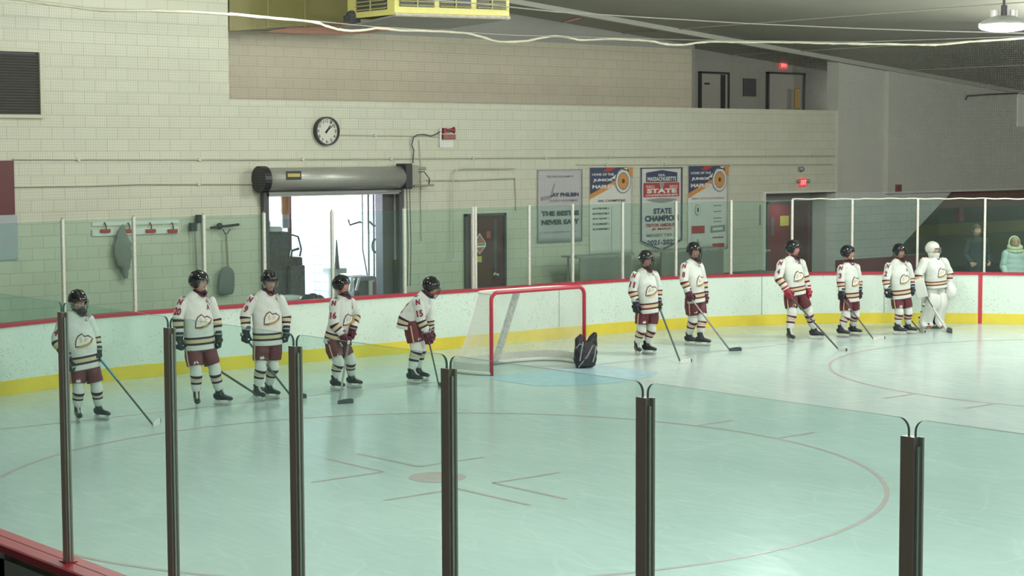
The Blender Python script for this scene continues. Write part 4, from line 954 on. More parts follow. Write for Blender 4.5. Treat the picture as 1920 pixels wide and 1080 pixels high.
# hanging pipe at right wall
bm = NB(); tube(bm, [W(u, v, 0, XW+.2) for u, v in [(1811, 187), (1814, 180), (1860, 177), (1908, 175)]], .022, 6); prop(obj('wall_pipe', bm, M_DGREY), 'dark horizontal pipe high on the grey wall at the right', 'pipe')
bm = NB(); tube(bm, [W(1860, 150, 0, XW+.3), W(1862, 135, 0, XW+.3), W(1878, 112, 0, XW+.3)], .04, 6); prop(obj('roof_brace', bm, M_DGREY), 'dark diagonal brace under the roof at the right', 'brace')

# high bay lamp
q = atD(1882, 47, 20.2); t = thing('high_bay_lamp', 'glowing round high bay lamp hanging from the roof at the upper right', 'lamp', tuple(q))
bm = NB(); N = 32
ringset(bm, [[q+Vector((r_*math.cos(2*math.pi*k/N), r_*math.sin(2*math.pi*k/N), z_)) for k in range(N)] for r_, z_ in ((.24, .012), (.278, -.008), (.272, .02), (.23, .05), (.12, .10), (.09, .10))]); obj('reflector', bm, M_ALU, t, smooth=True)
bm = NB(); ball(bm, q-Z*.02, .272, .272, .055, u=28, v=12); obj('lens', bm, mat('lamp_glow', (1, 1, 1), .3, emit=(.88, .76, 1, 14)), t, smooth=True)
bm = NB(); cyl(bm, q+Z*.05, q+Z*.22, .035); tube(bm, [q+Z*.2, Vector((q.x, q.y, roofz(q.y)-.02))], .016, 6); obj('stem', bm, M_DGREY, t)
for s in (-1, 1): bm = NB(); c = q+RTH*(.105*s)+Z*.12; cyl(bm, c-Z*.05, c+Z*.045, .045); obj('ballast', bm, M_ALU, t, smooth=False)

# ---------------------------------------------------------------- goal
g = thing('hockey_goal', 'red framed hockey goal with white netting and padding', 'goal', (0, 0, 0))
PR = .030; GW = .945; GH = 1.25
pts = [Vector((0, -GW, 0.0)), Vector((0, -GW, GH-.12))]
for k in range(1, 7): a = k/6*math.pi/2; pts.append(Vector((0, -GW+.12-.12*math.cos(a), GH-.12+.12*math.sin(a))))
pts += [Vector((0, p_.y*-1, p_.z)) for p_ in reversed(pts)]
bm = NB(); tube(bm, pts, PR, 14); prop(obj('posts_and_crossbar', bm, M_RED, g, smooth=True), 'red posts and crossbar')
bot = [(0, -.95), (-.35, -1.08), (-.7, -1.10), (-.95, -.92), (-1.08, -.55), (-1.1, 0), (-1.08, .55), (-.95, .92), (-.7, 1.10), (-.35, 1.08), (0, .95)]
top = [(0, -.93), (-.2, -.93), (-.38, -.88), (-.48, -.72), (-.52, -.4), (-.52, 0), (-.52, .4), (-.48, .72), (-.38, .88), (-.2, .93), (0, .93)]
def cr(pts, n): return [Vector((q_[0], q_[1], 0)) for q_ in catmull([(x, y) for x, y in pts], n)]
NB_ = 12; cb = cr(bot, NB_); ct = cr(top, NB_)
bm = NB(); tube(bm, [p_+Z*.03 for p_ in cb], .030, 8); obj('base_frame', bm, M_WHITE, g, smooth=True)
bm = NB()
for i, p_ in enumerate(cb[:-1]):
    q_ = cb[i+1]; c = Vector((-.3, 0, 0))
    for a_, b_ in ((p_, q_),):
        poly(bm, [a_+Z*.02, b_+Z*.02, b_+(c-b_).normalized()*.01+Z*.17, a_+(c-a_).normalized()*.01+Z*.17])
obj('base_padding', bm, mat('pad_white', (.60, .62, .57), .7, var=.12, vscale=14), g)
bm = NB(); tube(bm, [p_+Z*1.235 for p_ in ct], .016, 6); obj('top_frame', bm, M_WHITE, g, smooth=True)
bm = NB(); a = Vector((-1.06, 0, .03)); b = Vector((-.50, 0, 1.23)); 
d = (b-a).normalized(); frame_box(bm, (a+b)/2, Y1, d.cross(Y1), d, .12, .06, (b-a).length, 0, .02); frame_box(bm, (a+b)/2+Vector((.035, 0, .01)), Y1, d.cross(Y1), d, .07, .01, (b-a).length*.9, 0)
prop(obj('centre_pad', bm, mat('scuffed_pad', (.55, .56, .52), .7, var=.5, vscale=22), g), 'scuffed white centre pad')
# net
bm = NB(); rN = .0021
nS = len(cb)
def wire(p0s, tri=3): tube(bm, p0s, rN, 3, cap=False)
rows = []; NT = 24
for j in range(NT+1):
    f = j/NT; row = []
    for i in range(nS):
        p_ = cb[i].lerp(ct[i], f)+Z*(.03+1.2*f); out = -.04*math.sin(f*math.pi); c = Vector((-.3, 0, 0)); dv = (Vector((p_.x, p_.y, 0))-c).normalized(); row.append(p_+dv*out)
    rows.append(row)
# resample evenly for diamond mesh
def even(row, n):
    L_ = [0]
    for a_, b_ in zip(row, row[1:]): L_.append(L_[-1]+(b_-a_).length)
    out = []; k = 0
    for i in range(n+1):
        s = L_[-1]*i/n
        while k < len(L_)-2 and L_[k+1] < s: k += 1
        out.append(row[k].lerp(row[k+1], (s-L_[k])/max(1e-6, L_[k+1]-L_[k])))
    return out
NS = 96; ev = [even(r_, NS) for r_ in rows]
for s in range(-NT, NS+1):
    for sg in (1, -1):
        line = []
        for j in range(NT+1):
            i = s+j if sg == 1 else s+NT-j
            if 0 <= i <= NS: line.append(ev[j][i])
        if len(line) > 1: wire(line)
# roof of the net
tt = even([p_+Z*1.235 for p_ in ct], 60)
for i in range(61):
    p_ = tt[i]; yb = max(-.93, min(.93, -.93+1.86*i/60)); wire([p_, Vector((0, yb, 1.235))])
for k in range(1, 10):
    f = k/10; wire([Vector((p_.x*f, p_.y*f+(1-f)*max(-.93, min(.93, -.93+1.86*i/60)), 1.235)) for i, p_ in enumerate(tt)])
# inner hanging curtain
obj('net', bm, mat('net_white', (.72, .73, .66), .7), g)

# black bag hung at the right post
q = Vector((.20, .80, 0)); t = thing('black_bag', 'black bag with pale straps slumped against the right goal post', 'bag', tuple(q))
bm = NB(); bmB = bm
fr = (RTH, Vector((-FWH.x, -FWH.y, 0)))
def bp(x, z, d=0): return q+RTH*x+fr[1]*d+Z*z
limb(bm, [tuple(bp(-.02, .012)), tuple(bp(-.02, .06)), tuple(bp(-.01, .2)), tuple(bp(.0, .33)), tuple(bp(.0, .42))], [(.14, .09), (.165, .12), (.185, .12), (.17, .10), (.12, .07)], RTH, wob=.03, seg=20, power=.8)
limb(bm, [tuple(bp(-.09, .33)), tuple(bp(-.10, .43)), tuple(bp(-.085, .50)), tuple(bp(-.08, .53))], [(.09, .07), (.075, .06), (.04, .04), (.015, .015)], RTH, wob=.015)
limb(bm, [tuple(bp(.08, .33)), tuple(bp(.10, .43)), tuple(bp(.135, .52)), tuple(bp(.14, .555))], [(.09, .07), (.08, .06), (.045, .04), (.015, .015)], RTH, wob=.015)
obj('bag_body', bm, M_BLACK, t, smooth=True)
bm = NB(); 
for pl in ([(-.10, .12, .125), (-.06, .36, .11), (-.05, .41, .08)], [(.10, .36, .10), (.02, .2, .13), (-.12, .02, .11)], [(-.16, .30, .06), (-.10, .38, .08), (-.04, .36, .10)], [(.15, .34, .06), (.13, .2, .1), (.1, .1, .11)]):
    tube(bm, [bp(*p_) for p_ in pl], .012, 6)
prop(obj('strap', bm, mat('strap_grey', (.28, .28, .30), .6), t), 'pale grey straps')

# ---------------------------------------------------------------- puck-like debris
#PEOPLE
# ---------------------------------------------------------------- people
M_SKIN = mat('skin', (.50, .27, .20), .5, var=.05); M_SKINR = mat('skin_ruddy', (.50, .22, .17), .5, var=.08)
M_EYE = mat('eye_white', (.6, .6, .58), .3); M_IRIS = mat('iris', (.03, .02, .02), .3); M_LIP = mat('lips', (.32, .09, .08), .5)
M_HAIR = mat('dark_hair', (.03, .018, .012), .6, var=.3, vscale=30)
M_HELM = mat('helmet_black', (.012, .013, .016), .12, 0, .6); M_HELW = mat('helmet_white', (.62, .64, .58), .25, var=.12)
M_STRAP = mat('strap_black', (.02, .02, .022), .6); M_CAGE = mat('cage_wire', (.06, .065, .06), .35, .5); M_CAGEW = mat('cage_light', (.45, .46, .42), .35, .5)
M_VISOR = glass_mat('clear_visor', (.90, .93, .92), .05, (.6, .6, .6))
M_BOOT = mat('skate_boot', (.018, .022, .028), .35, var=.3); M_BOOTG = mat('skate_trim', (.26, .28, .29), .5); M_HOLD = mat('blade_holder', (.62, .63, .58), .4); M_STEEL = mat('steel', (.6, .6, .6), .25, .9)
M_LACE = mat('laces', (.5, .5, .46), .7)
C_WHITE = (.60, .63, .59); C_CREAM = (.52, .46, .28); C_NAVY = (.045, .022, .045); C_MAR = (.13, .018, .035)
M_SHORT = mat('short_maroon', (.115, .018, .028), .55, var=.15, vscale=14, bump=.4); M_STRIPE = mat('short_stripe', (.50, .38, .22), .6); M_LOGO = mat('short_logo', (.60, .58, .52), .6)
M_TAPE = mat('white_tape', (.66, .67, .62), .7, var=.06); M_SHAFT = mat('stick_shaft', (.075, .085, .08), .35, var=.3, vscale=10); M_SHAFTB = mat('stick_shaft_blue', (.03, .22, .36), .35); M_BLADE = mat('stick_blade', (.05, .065, .075), .45, var=.2)
M_PRINT = mat('jersey_maroon_print', (.20, .02, .045), .6); M_GOLD = mat('crest_gold', (.42, .26, .09), .6); M_CRLINE = mat('crest_outline', (.12, .05, .06), .6); M_CRGREY = mat('crest_cream', (.55, .50, .38), .6)

def banded(name, bands, base, rough=.65):
    """cloth whose colour follows the woven bands stored in the mesh attribute 'pat'"""
    if name in MATS: return MATS[name]
    m = bpy.data.materials.new(name); m.use_nodes = True; nt = m.node_tree; b = nt.nodes['Principled BSDF']; L = nt.links.new
    at = nt.nodes.new('ShaderNodeAttribute'); at.attribute_name = 'pat'
    dv = nt.nodes.new('ShaderNodeMath'); dv.operation = 'DIVIDE'; dv.inputs[1].default_value = 4; L(at.outputs['Fac'], dv.inputs[0])
    cr = nt.nodes.new('ShaderNodeValToRGB'); cr.color_ramp.interpolation = 'CONSTANT'; e = cr.color_ramp.elements
    while len(e) > 1: e.remove(e[-1])
    e[0].position = 0; e[0].color = (*base, 1)
    for p_, c in bands:
        x = e.new(p_/4); x.color = (*c, 1)
    L(dv.outputs[0], cr.inputs[0]); L(cr.outputs[0], b.inputs['Base Color'])
    tc = nt.nodes.new('ShaderNodeTexCoord'); nz = nt.nodes.new('ShaderNodeTexNoise'); nz.inputs['Scale'].default_value = 11; L(tc.outputs['Object'], nz.inputs['Vector'])
    bp_ = nt.nodes.new('ShaderNodeBump'); bp_.inputs['Strength'].default_value = .5; bp_.inputs['Distance'].default_value = .02; L(nz.outputs['Fac'], bp_.inputs['Height']); L(bp_.outputs['Normal'], b.inputs['Normal'])
    b.inputs['Roughness'].default_value = rough; b.inputs['Specular IOR Level'].default_value = .2
    MATS[name] = m; return m
def jersey_mat(dark, tag_):
    W_ = C_WHITE
    return banded('jersey_'+tag_, [(.105, dark), (.155, C_CREAM), (.230, dark), (.280, W_), (.975, dark), (1.5, W_), (2.575, dark), (2.640, C_CREAM), (2.745, dark), (2.81, W_)], W_)
def sock_mat(dark, tag_):
    W_ = C_WHITE
    return banded('sock_'+tag_, [(.385, dark), (.44, W_), (.465, C_CREAM), (.56, W_), (.59, dark), (.65, W_)], W_)

HS = 1.13      # helmets and heads of these young players are large for their bodies
# crest: a sail-like peaked emblem over a golden crescent
def crest(bm, c, ax, ay, w, h, bvh, dirn, mi):
    def shp(pts, m_, off): 
        n = len(pts); cx = sum(p_[0] for p_ in pts)/n; cy = sum(p_[1] for p_ in pts)/n
        # dense fan so that the print hugs the cloth
        ring = []
        for i in range(n):
            a_, b_ = pts[i], pts[(i+1) % n]
            for k in range(3): ring.append((a_[0]+(b_[0]-a_[0])*k/3, a_[1]+(b_[1]-a_[1])*k/3))
        vs = [(cx, cy)]+ring; k = len(ring)
        put_shape(bm, vs, [[0, 1+i, 1+(i+1) % k] for i in range(k)], c, ax, ay, w, h, m_, bvh, dirn, off)
    shp([(-.45, -.38), (-.42, .05), (-.30, .32), (-.1, .46), (.05, .30), (.25, .34), (.50, .12), (.32, -.16), (.0, -.36)], mi['line'], .004)
    shp([(-.39, -.30), (-.36, .05), (-.26, .26), (-.1, .38), (.03, .22), (.22, .26), (.42, .10), (.28, -.10), (.0, -.26)], mi['white'], .006)
    shp([(-.2, -.10), (-.24, .18), (-.12, .28), (-.06, -.05)], mi['grey'], .008); shp([(.0, -.05), (.04, .18), (.2, .18), (.12, -.04)], mi['grey'], .008)
    shp([(-.45, -.40), (-.15, -.26), (.2, -.16), (.50, .10), (.42, -.14), (.15, -.34), (-.2, -.44)], mi['gold'], .008)

def limb_pts(a, b, c, n=1): return [a, a.lerp(b, .5), b, b.lerp(c, .5), c]
def skin_body(name, parent, J, lat, S, face, hat, skinm, hz=1.0):
    """one continuous body: trunk, neck, head with a face, arms, hands and legs"""
    bm = NB(); s = S
    fw = face; up = Z
    hp, ch, nk, hd = J['pelvis'], J['chest'], J['neck'], J['head']
    limb(bm, [tuple(p_) for p_ in (hp-Z*.10*s, hp, hp.lerp(ch, .45), ch-fw*.01, nk.lerp(ch, .35)-fw*.03, nk-fw*.01, hd-Z*.02)],
         [(.10*s, .08*s), (.16*s, .11*s), (.13*s, .10*s), (.155*s, .09*s), (.085*s, .058*s), (.055*s, .056*s), (.055*s, .06*s)], lat, seg=18)
    hl = Z.cross(hat).normalized() if abs(hat.z) < .9 else lat
    hf = hl.cross(Z); tilt = J.get('tilt', 0); M_ = Matrix.Rotation(0, 3, 'Z')
    def hp3(x, y, z):   # head frame: x lateral, y forward, z up, nodding by tilt
        x, y, z = x*HS, y*HS, z*HS
        y2 = y*math.cos(tilt)+z*math.sin(tilt); z2 = -y*math.sin(tilt)+z*math.cos(tilt)
        return hd + hl*x + hf*y2 + Z*z2
    rows = []; NA = 28
    for i in range(19):
        f = -1+2*i/18; z = .118*f; rr = math.sqrt(max(0, 1-f*f*.985)); row = []
        jaw = 1-.20*max(0, -f)
        for k in range(NA):
            a = 2*math.pi*k/NA; sx = math.sin(a); cy = math.cos(a)
            x = .076*rr*jaw*sx; y = .095*rr*cy*(1-.08*max(0, -f)) - .004
            g = lambda ax_, az_, wa, wz: math.exp(-((a if a < math.pi else a-2*math.pi)-ax_)**2/wa**2-((z-az_)/wz)**2)
            d = .022*g(0, -.012, .14, .020)+.008*g(0, .012, .16, .02)-.010*g(.38, .010, .20, .014)-.010*g(-.38, .010, .20, .014)+.006*g(0, .035, .5, .012)+.008*g(0, -.085, .3, .018)+.004*g(0, -.052, .35, .006)-.004*g(0, -.045, .3, .004)+.005*g(.6, -.025, .3, .02)+.005*g(-.6, -.025, .3, .02)
            y += d*cy; x += d*sx; row.append(hp3(x*s, y*s, z*s))
        rows.append(row)
    ringset(bm, rows)
    for sg in (-1, 1): ball(bm, hp3(sg*.076*s, -.008*s, -.008*s), .012*s, .018*s, .030*s)
    for sd in ('L', 'R'):
        sh, el, wr = J['sh'+sd], J['el'+sd], J['wr'+sd]
        limb(bm, [tuple(p_) for p_ in (sh.lerp(ch, .35), sh, sh.lerp(el, .4), el, el.lerp(wr, .35), wr)], [.055*s, .052*s, .045*s, .036*s, .036*s, .024*s], lat, seg=12)
        s0 = s; s = s*hz; hdv = (J['ha'+sd]-wr).normalized(); side = hdv.cross(fw); side = side.normalized() if side.length > .1 else lat; nrm = side.cross(hdv)
        pc = wr+hdv*.05*s
        limb(bm, [tuple(wr-hdv*.01*s), tuple(wr+hdv*.03*s), tuple(wr+hdv*.085*s)], [(.022*s, .02*s), (.036*s, .017*s), (.038*s, .016*s)], side, seg=12)
        inw = 1 if sd == 'L' else -1
        for q_ in range(4):
            b_ = wr+hdv*.078*s+side*((q_-1.5)*.019*s); L_ = (.036, .042, .039, .030)[q_]*s
            k1 = b_+hdv*L_; k2 = k1+(hdv*.55+nrm*.8*inw).normalized()*L_*.75; k3 = k2+(-hdv*.2+nrm*inw).normalized()*L_*.55
            tube(bm, [b_, k1, k2, k3], [.0095*s, .009*s, .0085*s, .007*s], 8)
        b_ = wr+hdv*.03*s+side*.032*s; tube(bm, [b_, b_+(side+hdv*.6).normalized()*.03*s, b_+(side*.6+hdv*1.4).normalized()*.062*s], [.012*s, .0105*s, .008*s], 8)
        s = s0; h_, kn, an = J['hip'+sd], J['kn'+sd], J['an'+sd]
        limb(bm, [tuple(p_) for p_ in (h_+Z*.05*s, h_, h_.lerp(kn, .45), kn, kn.lerp(an, .35), an.lerp(kn, .12), an)], [.08*s, .085*s, .072*s, .052*s, .052*s, .034*s, .036*s], lat, seg=14)
        fd = J['fd'+sd]; fl = Z.cross(fd)
        limb(bm, [tuple(an-fd*.045*s-Z*.03*s), tuple(an+fd*.02*s-Z*.035*s), tuple(an+fd*.10*s-Z*.055*s), tuple(an+fd*.17*s-Z*.062*s)], [(.030*s, .03*s), (.036*s, .034*s), (.040*s, .022*s), (.028*s, .012*s)], fl, seg=12)
    o = obj(name, bm, skinm, parent, smooth=True)
    md = o.modifiers.new('fuse', 'REMESH'); md.mode = 'VOXEL'; md.voxel_size = .0085; md.use_smooth_shade = True
    for sg in (-1, 1):
        bm = NB(); ball(bm, hp3(sg*.031*s, .082*s, .010*s), .012*s, .008*s, .007*s, u=10, v=6); e_ = obj('eye', bm, M_EYE, o, smooth=True)
        bm = NB(); ball(bm, hp3(sg*.031*s, .0885*s, .010*s), .0055*s, .004*s, .0055*s, u=8, v=6); obj('iris', bm, M_IRIS, e_, smooth=True)
        bm = NB(); tube(bm, [hp3(sg*.016*s, .093*s, .030*s), hp3(sg*.032*s, .089*s, .034*s), hp3(sg*.048*s, .078*s, .029*s)], .004*s, 6); obj('eyebrow', bm, M_HAIR, o)
    bm = NB(); tube(bm, [hp3(-.022*s, .080*s, -.050*s), hp3(-.010*s, .0885*s, -.048*s), hp3(0, .0895*s, -.0495*s), hp3(.010*s, .0885*s, -.048*s), hp3(.022*s, .080*s, -.050*s)], [.002*s, .005*s, .0055*s, .005*s, .002*s], 8); obj('mouth', bm, M_LIP, o)
    return hp3

def helmet(parent, hp3, s, kind):
    white = kind == 'goalie'
    m1 = M_HELW if white else M_HELM
    NA, NV = 32, 10
    def shell(bm, gr, cut, mi=0):
        rows = []
        for j in range(NV+1):
            row = []
            for k in range(NA):
                a = 2*math.pi*k/NA; ca = math.cos(a); zc = cut(ca)   # lowest z at this bearing
                ph0 = math.asin(max(-1, min(1, (zc-.03)/.115))); ph = math.pi/2+(ph0-math.pi/2)*j/NV
                r_ = gr*(1+.035*(abs(math.sin(2*a))))
                row.append(hp3(.104*r_*math.cos(ph)*math.sin(a)*s, (.126*r_*math.cos(ph)*math.cos(a)-.008)*s, (.03+.115*gr*math.sin(ph))*s))
            rows.append(row)
        return rows
    cut = lambda ca: .038 if ca > .62 else (-.055 if ca > -.2 else -.045)
    cutS = lambda ca: (.040 + (-.055-.040)*max(0, min(1, (.72-ca)/.25))) if ca > .3 else -.052
    bm = NB(); A = shell(bm, 1, cutS); B = shell(bm, .93, cutS)
    ringset(bm, A+B[::-1], cap=False)
    h = obj('helmet', bm, m1, parent, smooth=True); h.data.polygons.foreach_set('use_smooth', [True]*len(h.data.polygons))
    prop(h, 'white goaltender mask' if white else 'black helmet')
    bm = NB()
    for sg in (-.045, 0, .045): tube(bm, [hp3(sg*s, (.11*math.cos(t)*1.03-.008)*s, (.03+.121*math.sin(t)*(1-abs(sg)*1.6))*s) for t in [R(25+13*i) for i in range(9)]], .006*s, 6)
    obj('vent_ridge', bm, M_CAGE if not white else M_HELW, h)
    if kind != 'goalie':
        bm = NB(); tube(bm, [hp3(.088*s*math.sin(a), (.120*math.cos(a)-.002)*s, .042*s) for a in [R(-44+11*i) for i in range(9)]], .008*s, 6); obj('brow_edge', bm, M_CAGE, h)
    bm = NB()
    for sg in (-1, 1): tube(bm, [hp3(sg*.090*s, .0, -.045*s), hp3(sg*.075*s, .03*s, -.085*s), hp3(sg*.03*s, .085*s, -.118*s), hp3(0, .090*s, -.122*s)], .007*s, 6)
    ball(bm, hp3(0, .084*s, -.112*s), .034*s, .020*s, .020*s); obj('chin_strap', bm, M_STRAP if not white else M_HELW, h, smooth=True)
    R_ = lambda a, z: hp3(.100*math.sin(a)*s*(1-.35*max(0, -z-.05)/.08), (.040+.105*math.cos(a)*(1-.18*max(0, -z-.05)/.08))*s, z*s)
    if kind in ('cage', 'goalie'):
        bm = NB()
        for z in ((.045, .012, -.02, -.052, -.084, -.115) if kind == 'cage' else (.045, .015, -.015, -.045)):
            tube(bm, [R_(R(-82+16.4*i), z) for i in range(11)], .0026*s, 4)
        for a in (-70, -45, -20, 0, 20, 45, 70): tube(bm, [R_(R(a), z) for z in ((.045, .0, -.05, -.09, -.115) if kind == 'cage' else (.045, .015, -.015, -.045))], .0026*s, 4)
        c_ = obj('face_cage', bm, M_CAGE if kind == 'cage' else M_CAGEW, h)
        if kind == 'goalie':
            bm = NB(); rows = []
            for z in (-.045, -.075, -.105, -.13, -.15): rows.append([hp3(.092*(1-.5*max(0, -z-.06)/.09)*math.sin(a)*s, (.020+.110*(1-.25*max(0, -z-.06)/.09)*math.cos(a))*s, z*s) for a in [2*math.pi*k/24 for k in range(24)]])
            ringset(bm, rows); obj('chin_guard', bm, M_HELW, h, smooth=True)
    elif kind == 'visor':
        bm = NB(); rows = []
        for rr in (1.0, .97):
            for z in ((.045, .0, -.04) if rr == 1 else (-.04, .0, .045)): rows.append([hp3(.100*rr*math.sin(a)*s, (.030+.105*rr*math.cos(a))*s, z*s) for a in [R(-80+10*i) for i in range(17)]])
        rows.append(rows[0]); vs = [[bm.verts.new(p_) for p_ in r_] for r_ in rows[:-1]]; vs.append(vs[0])
        for a_, b_ in zip(vs, vs[1:]):
            for k in range(16): bm.faces.new((a_[k], a_[k+1], b_[k+1], b_[k]))
        obj('visor', bm, M_VISOR, h, smooth=False)
    return h

def glove(parent, wr, ha, out, fwd, s, m_, label=None, kind='glove'):
    """padded hockey glove closed round the stick: flared cuff, back roll pads, four bent fingers and a thumb"""
    d = (ha-wr).normalized(); side = out-d*out.dot(d); side = side.normalized(); n = d.cross(side)      # side: away from body, back of hand faces it
    L_ = max(.15, (ha-wr).length); bm = NB()
    if kind == 'glove':
        limb(bm, [tuple(wr-d*.055), tuple(wr-d*.01), tuple(wr+d*.03), tuple(wr+d*.035)], [(.050*s, .062*s), (.048*s, .058*s), (.042*s, .05*s), (.036*s, .042*s)], side, seg=16, mi=0)
        limb(bm, [tuple(wr+d*.02), tuple(wr+d*L_*.35), tuple(wr+d*L_*.62), tuple(wr+d*L_*.68)], [(.036*s, .044*s), (.040*s, .056*s), (.036*s, .056*s), (.02*s, .04*s)], side, seg=16, power=.75)
        for k in range(4):
            o_ = n*((k-1.5)*.027*s); b_ = wr+d*L_*.58+o_+side*.012*s; l1 = (.052, .058, .056, .046)[k]*s
            k1 = b_+d*l1*.8; k2 = k1+(d*.35-side).normalized()*l1*.75; k3 = k2+(-d*.8-side*.5).normalized()*l1*.55
            tube(bm, [b_, b_.lerp(k1, .6), k1, k2, k3], [.015*s, .0155*s, .0155*s, .0145*s, .011*s], 10)
            tube(bm, [wr+d*(L_*.25)+o_+side*.030*s, wr+d*(L_*.50)+o_+side*.034*s], .013*s, 8)
        fs = 1 if n.dot(fwd) > 0 else -1
        b_ = wr+d*.045*s+n*(fs*.045*s)-side*.005*s; tube(bm, [b_, b_+(n*fs*.8+d).normalized()*.035*s, b_+(n*fs*.1+d-side*.7).normalized()*.085*s], [.019*s, .0175*s, .013*s], 10)
        o = obj('glove', bm, [m_], parent, smooth=True)
        bm = NB(); limb(bm, [tuple(wr-d*.02), tuple(wr-d*.0)], [(.0505*s, .0615*s), (.050*s, .0605*s)], side, seg=16, n=1); obj('cuff_band', bm, M_BOOTG if m_ != GL['red'] else M_TAPE, o, smooth=True)
    return d, side, n

GL = {'black': mat('glove_black', (.014, .018, .024), .45, var=.2), 'maroon': mat('glove_maroon', (.085, .014, .028), .45, var=.2), 'red': mat('glove_red', (.34, .022, .045), .45, var=.15)}

def skate(parent, an, contact, fd, s, side_name):
    fl = Z.cross(fd); g0 = Vector((an.x, an.y, 0)); base = contact
    bm = NB(); zt = an.z+.055
    limb(bm, [tuple(an+Z*.075*s-fd*.012), tuple(an+Z*.03*s-fd*.006), tuple(an-Z*.02*s), tuple(an-Z*.055*s+fd*.02)], [(.046*s, .056*s), (.042*s, .052*s), (.042*s, .058*s), (.036*s, .06*s)], fl, seg=16)
    z0 = .072*s
    limb(bm, [tuple(base-fd*.115*s+Z*(z0+.045)), tuple(base-fd*.085*s+Z*(z0+.05)), tuple(base-fd*.01*s+Z*(z0+.045)), tuple(base+fd*.07*s+Z*(z0+.034)), tuple(base+fd*.125*s+Z*(z0+.026)), tuple(base+fd*.155*s+Z*(z0+.020))],
         [(.022*s, .032*s), (.034*s, .05*s), (.040*s, .048*s), (.044*s, .034*s), (.038*s, .027*s), (.016*s, .014*s)], fl, seg=16)
    o = obj('skate', bm, M_BOOT, parent, smooth=True)
    bm = NB(); tube(bm, [an+Z*.08*s+fd*.04*s, an+Z*.03*s+fd*.056*s, base+fd*.045*s+Z*(z0+.083*s), base+fd*.09*s+Z*(z0+.062*s)], [.018*s, .016*s, .015*s, .012*s], 8); obj('tongue_and_laces', bm, M_LACE, o, smooth=True)
    bm = NB(); prism(bm, [base+fd*x*s+Z*z*s-fl*.011 for x, z in ((-.115, .072), (-.105, .030), (.12, .030), (.145, .072), (.10, .072), (.075, .048), (.02, .048), (-.02, .048), (-.06, .072))], fl*.022); h_ = obj('blade_holder', bm, M_HOLD, o)
    bm = NB(); prism(bm, [base+fd*x*s+Z*z*s-fl*.002 for x, z in ((-.125, .032), (-.130, .010), (-.10, .001), (.11, .001), (.15, .018), (.15, .034))], fl*.004); obj('blade', bm, M_STEEL, o)

def hockey_stick(name, label, butt, heel, s, tape, shaft, toe_dir, blade_len=.27, gap=None, grp='hockey sticks', goalie=False):
    t = thing(name, label, 'hockey stick', tuple(heel), grp)
    d = (heel-butt).normalized(); sd = toe_dir-d*toe_dir.dot(d); sd.normalize(); nn = d.cross(sd)
    if not goalie:
        c = (butt+heel)/2; bm = NB(); frame_box(bm, c, sd, nn, d, .028, .020, (heel-butt).length, bev=.005); obj('shaft', bm, M_SHAFT if shaft is M_SHAFTB else shaft, t)
        if shaft is M_SHAFTB: bm = NB(); frame_box(bm, butt.lerp(heel, .19), sd, nn, d, .030, .022, (heel-butt).length*.36, bev=.005); prop(obj('grip', bm, shaft, t), 'blue upper shaft')
        bm = NB(); frame_box(bm, butt-d*.0+d*.03, sd, nn, d, .033, .026, .09, bev=.006); obj('butt_tape', bm, M_TAPE, t)
    else:
        mid = butt.lerp(heel, .46); bm = NB(); frame_box(bm, (butt+mid)/2, sd, nn, d, .028, .022, (mid-butt).length, bev=.005); obj('shaft', bm, shaft, t)
        bm = NB(); frame_box(bm, (mid+heel)/2, sd, nn, d, .085, .026, (heel-mid).length, bev=.006); prop(obj('paddle', bm, M_TAPE, t), 'wide white paddle')
    # blade
    bm = NB(); hgt = .062 if not goalie else .085; rows = []
    for i in range(9):
        f = i/8; x = -.02+blade_len*f; cur = .018*f*f; z0 = .004; z1 = z0+hgt*(.75+.35*math.sin(min(1, f*1.2)*math.pi*.6)) * (1 if f < .9 else .8)
        base = Vector((heel.x, heel.y, 0))+toe_dir*x; nrm = Z.cross(toe_dir)*cur; w_ = .006 if not goalie else .011
        q_ = Z.cross(toe_dir)*w_; rows.append([base+nrm-q_+Z*z0, base+nrm+q_+Z*z0, base+nrm+q_+Z*z1, base+nrm-q_+Z*z1])
    ringset(bm, rows); b_ = obj('blade', bm, tape, t)
    if tape is M_TAPE:
        bm = NB(); base = Vector((heel.x, heel.y, 0))+toe_dir*(blade_len-.02)+Z.cross(toe_dir)*.018; q_ = Z.cross(toe_dir)*.0075
        ringset(bm, [[base-q_+Z*.004, base+q_+Z*.004, base+q_+Z*.062, base-q_+Z*.062], [base+toe_dir*.028-q_+Z*.010, base+toe_dir*.028+q_+Z*.010, base+toe_dir*.028+q_+Z*.05, base+toe_dir*.028-q_+Z*.05]])
        prop(obj('toe', bm, M_BLADE, t), 'dark bare toe of the blade')
    return t

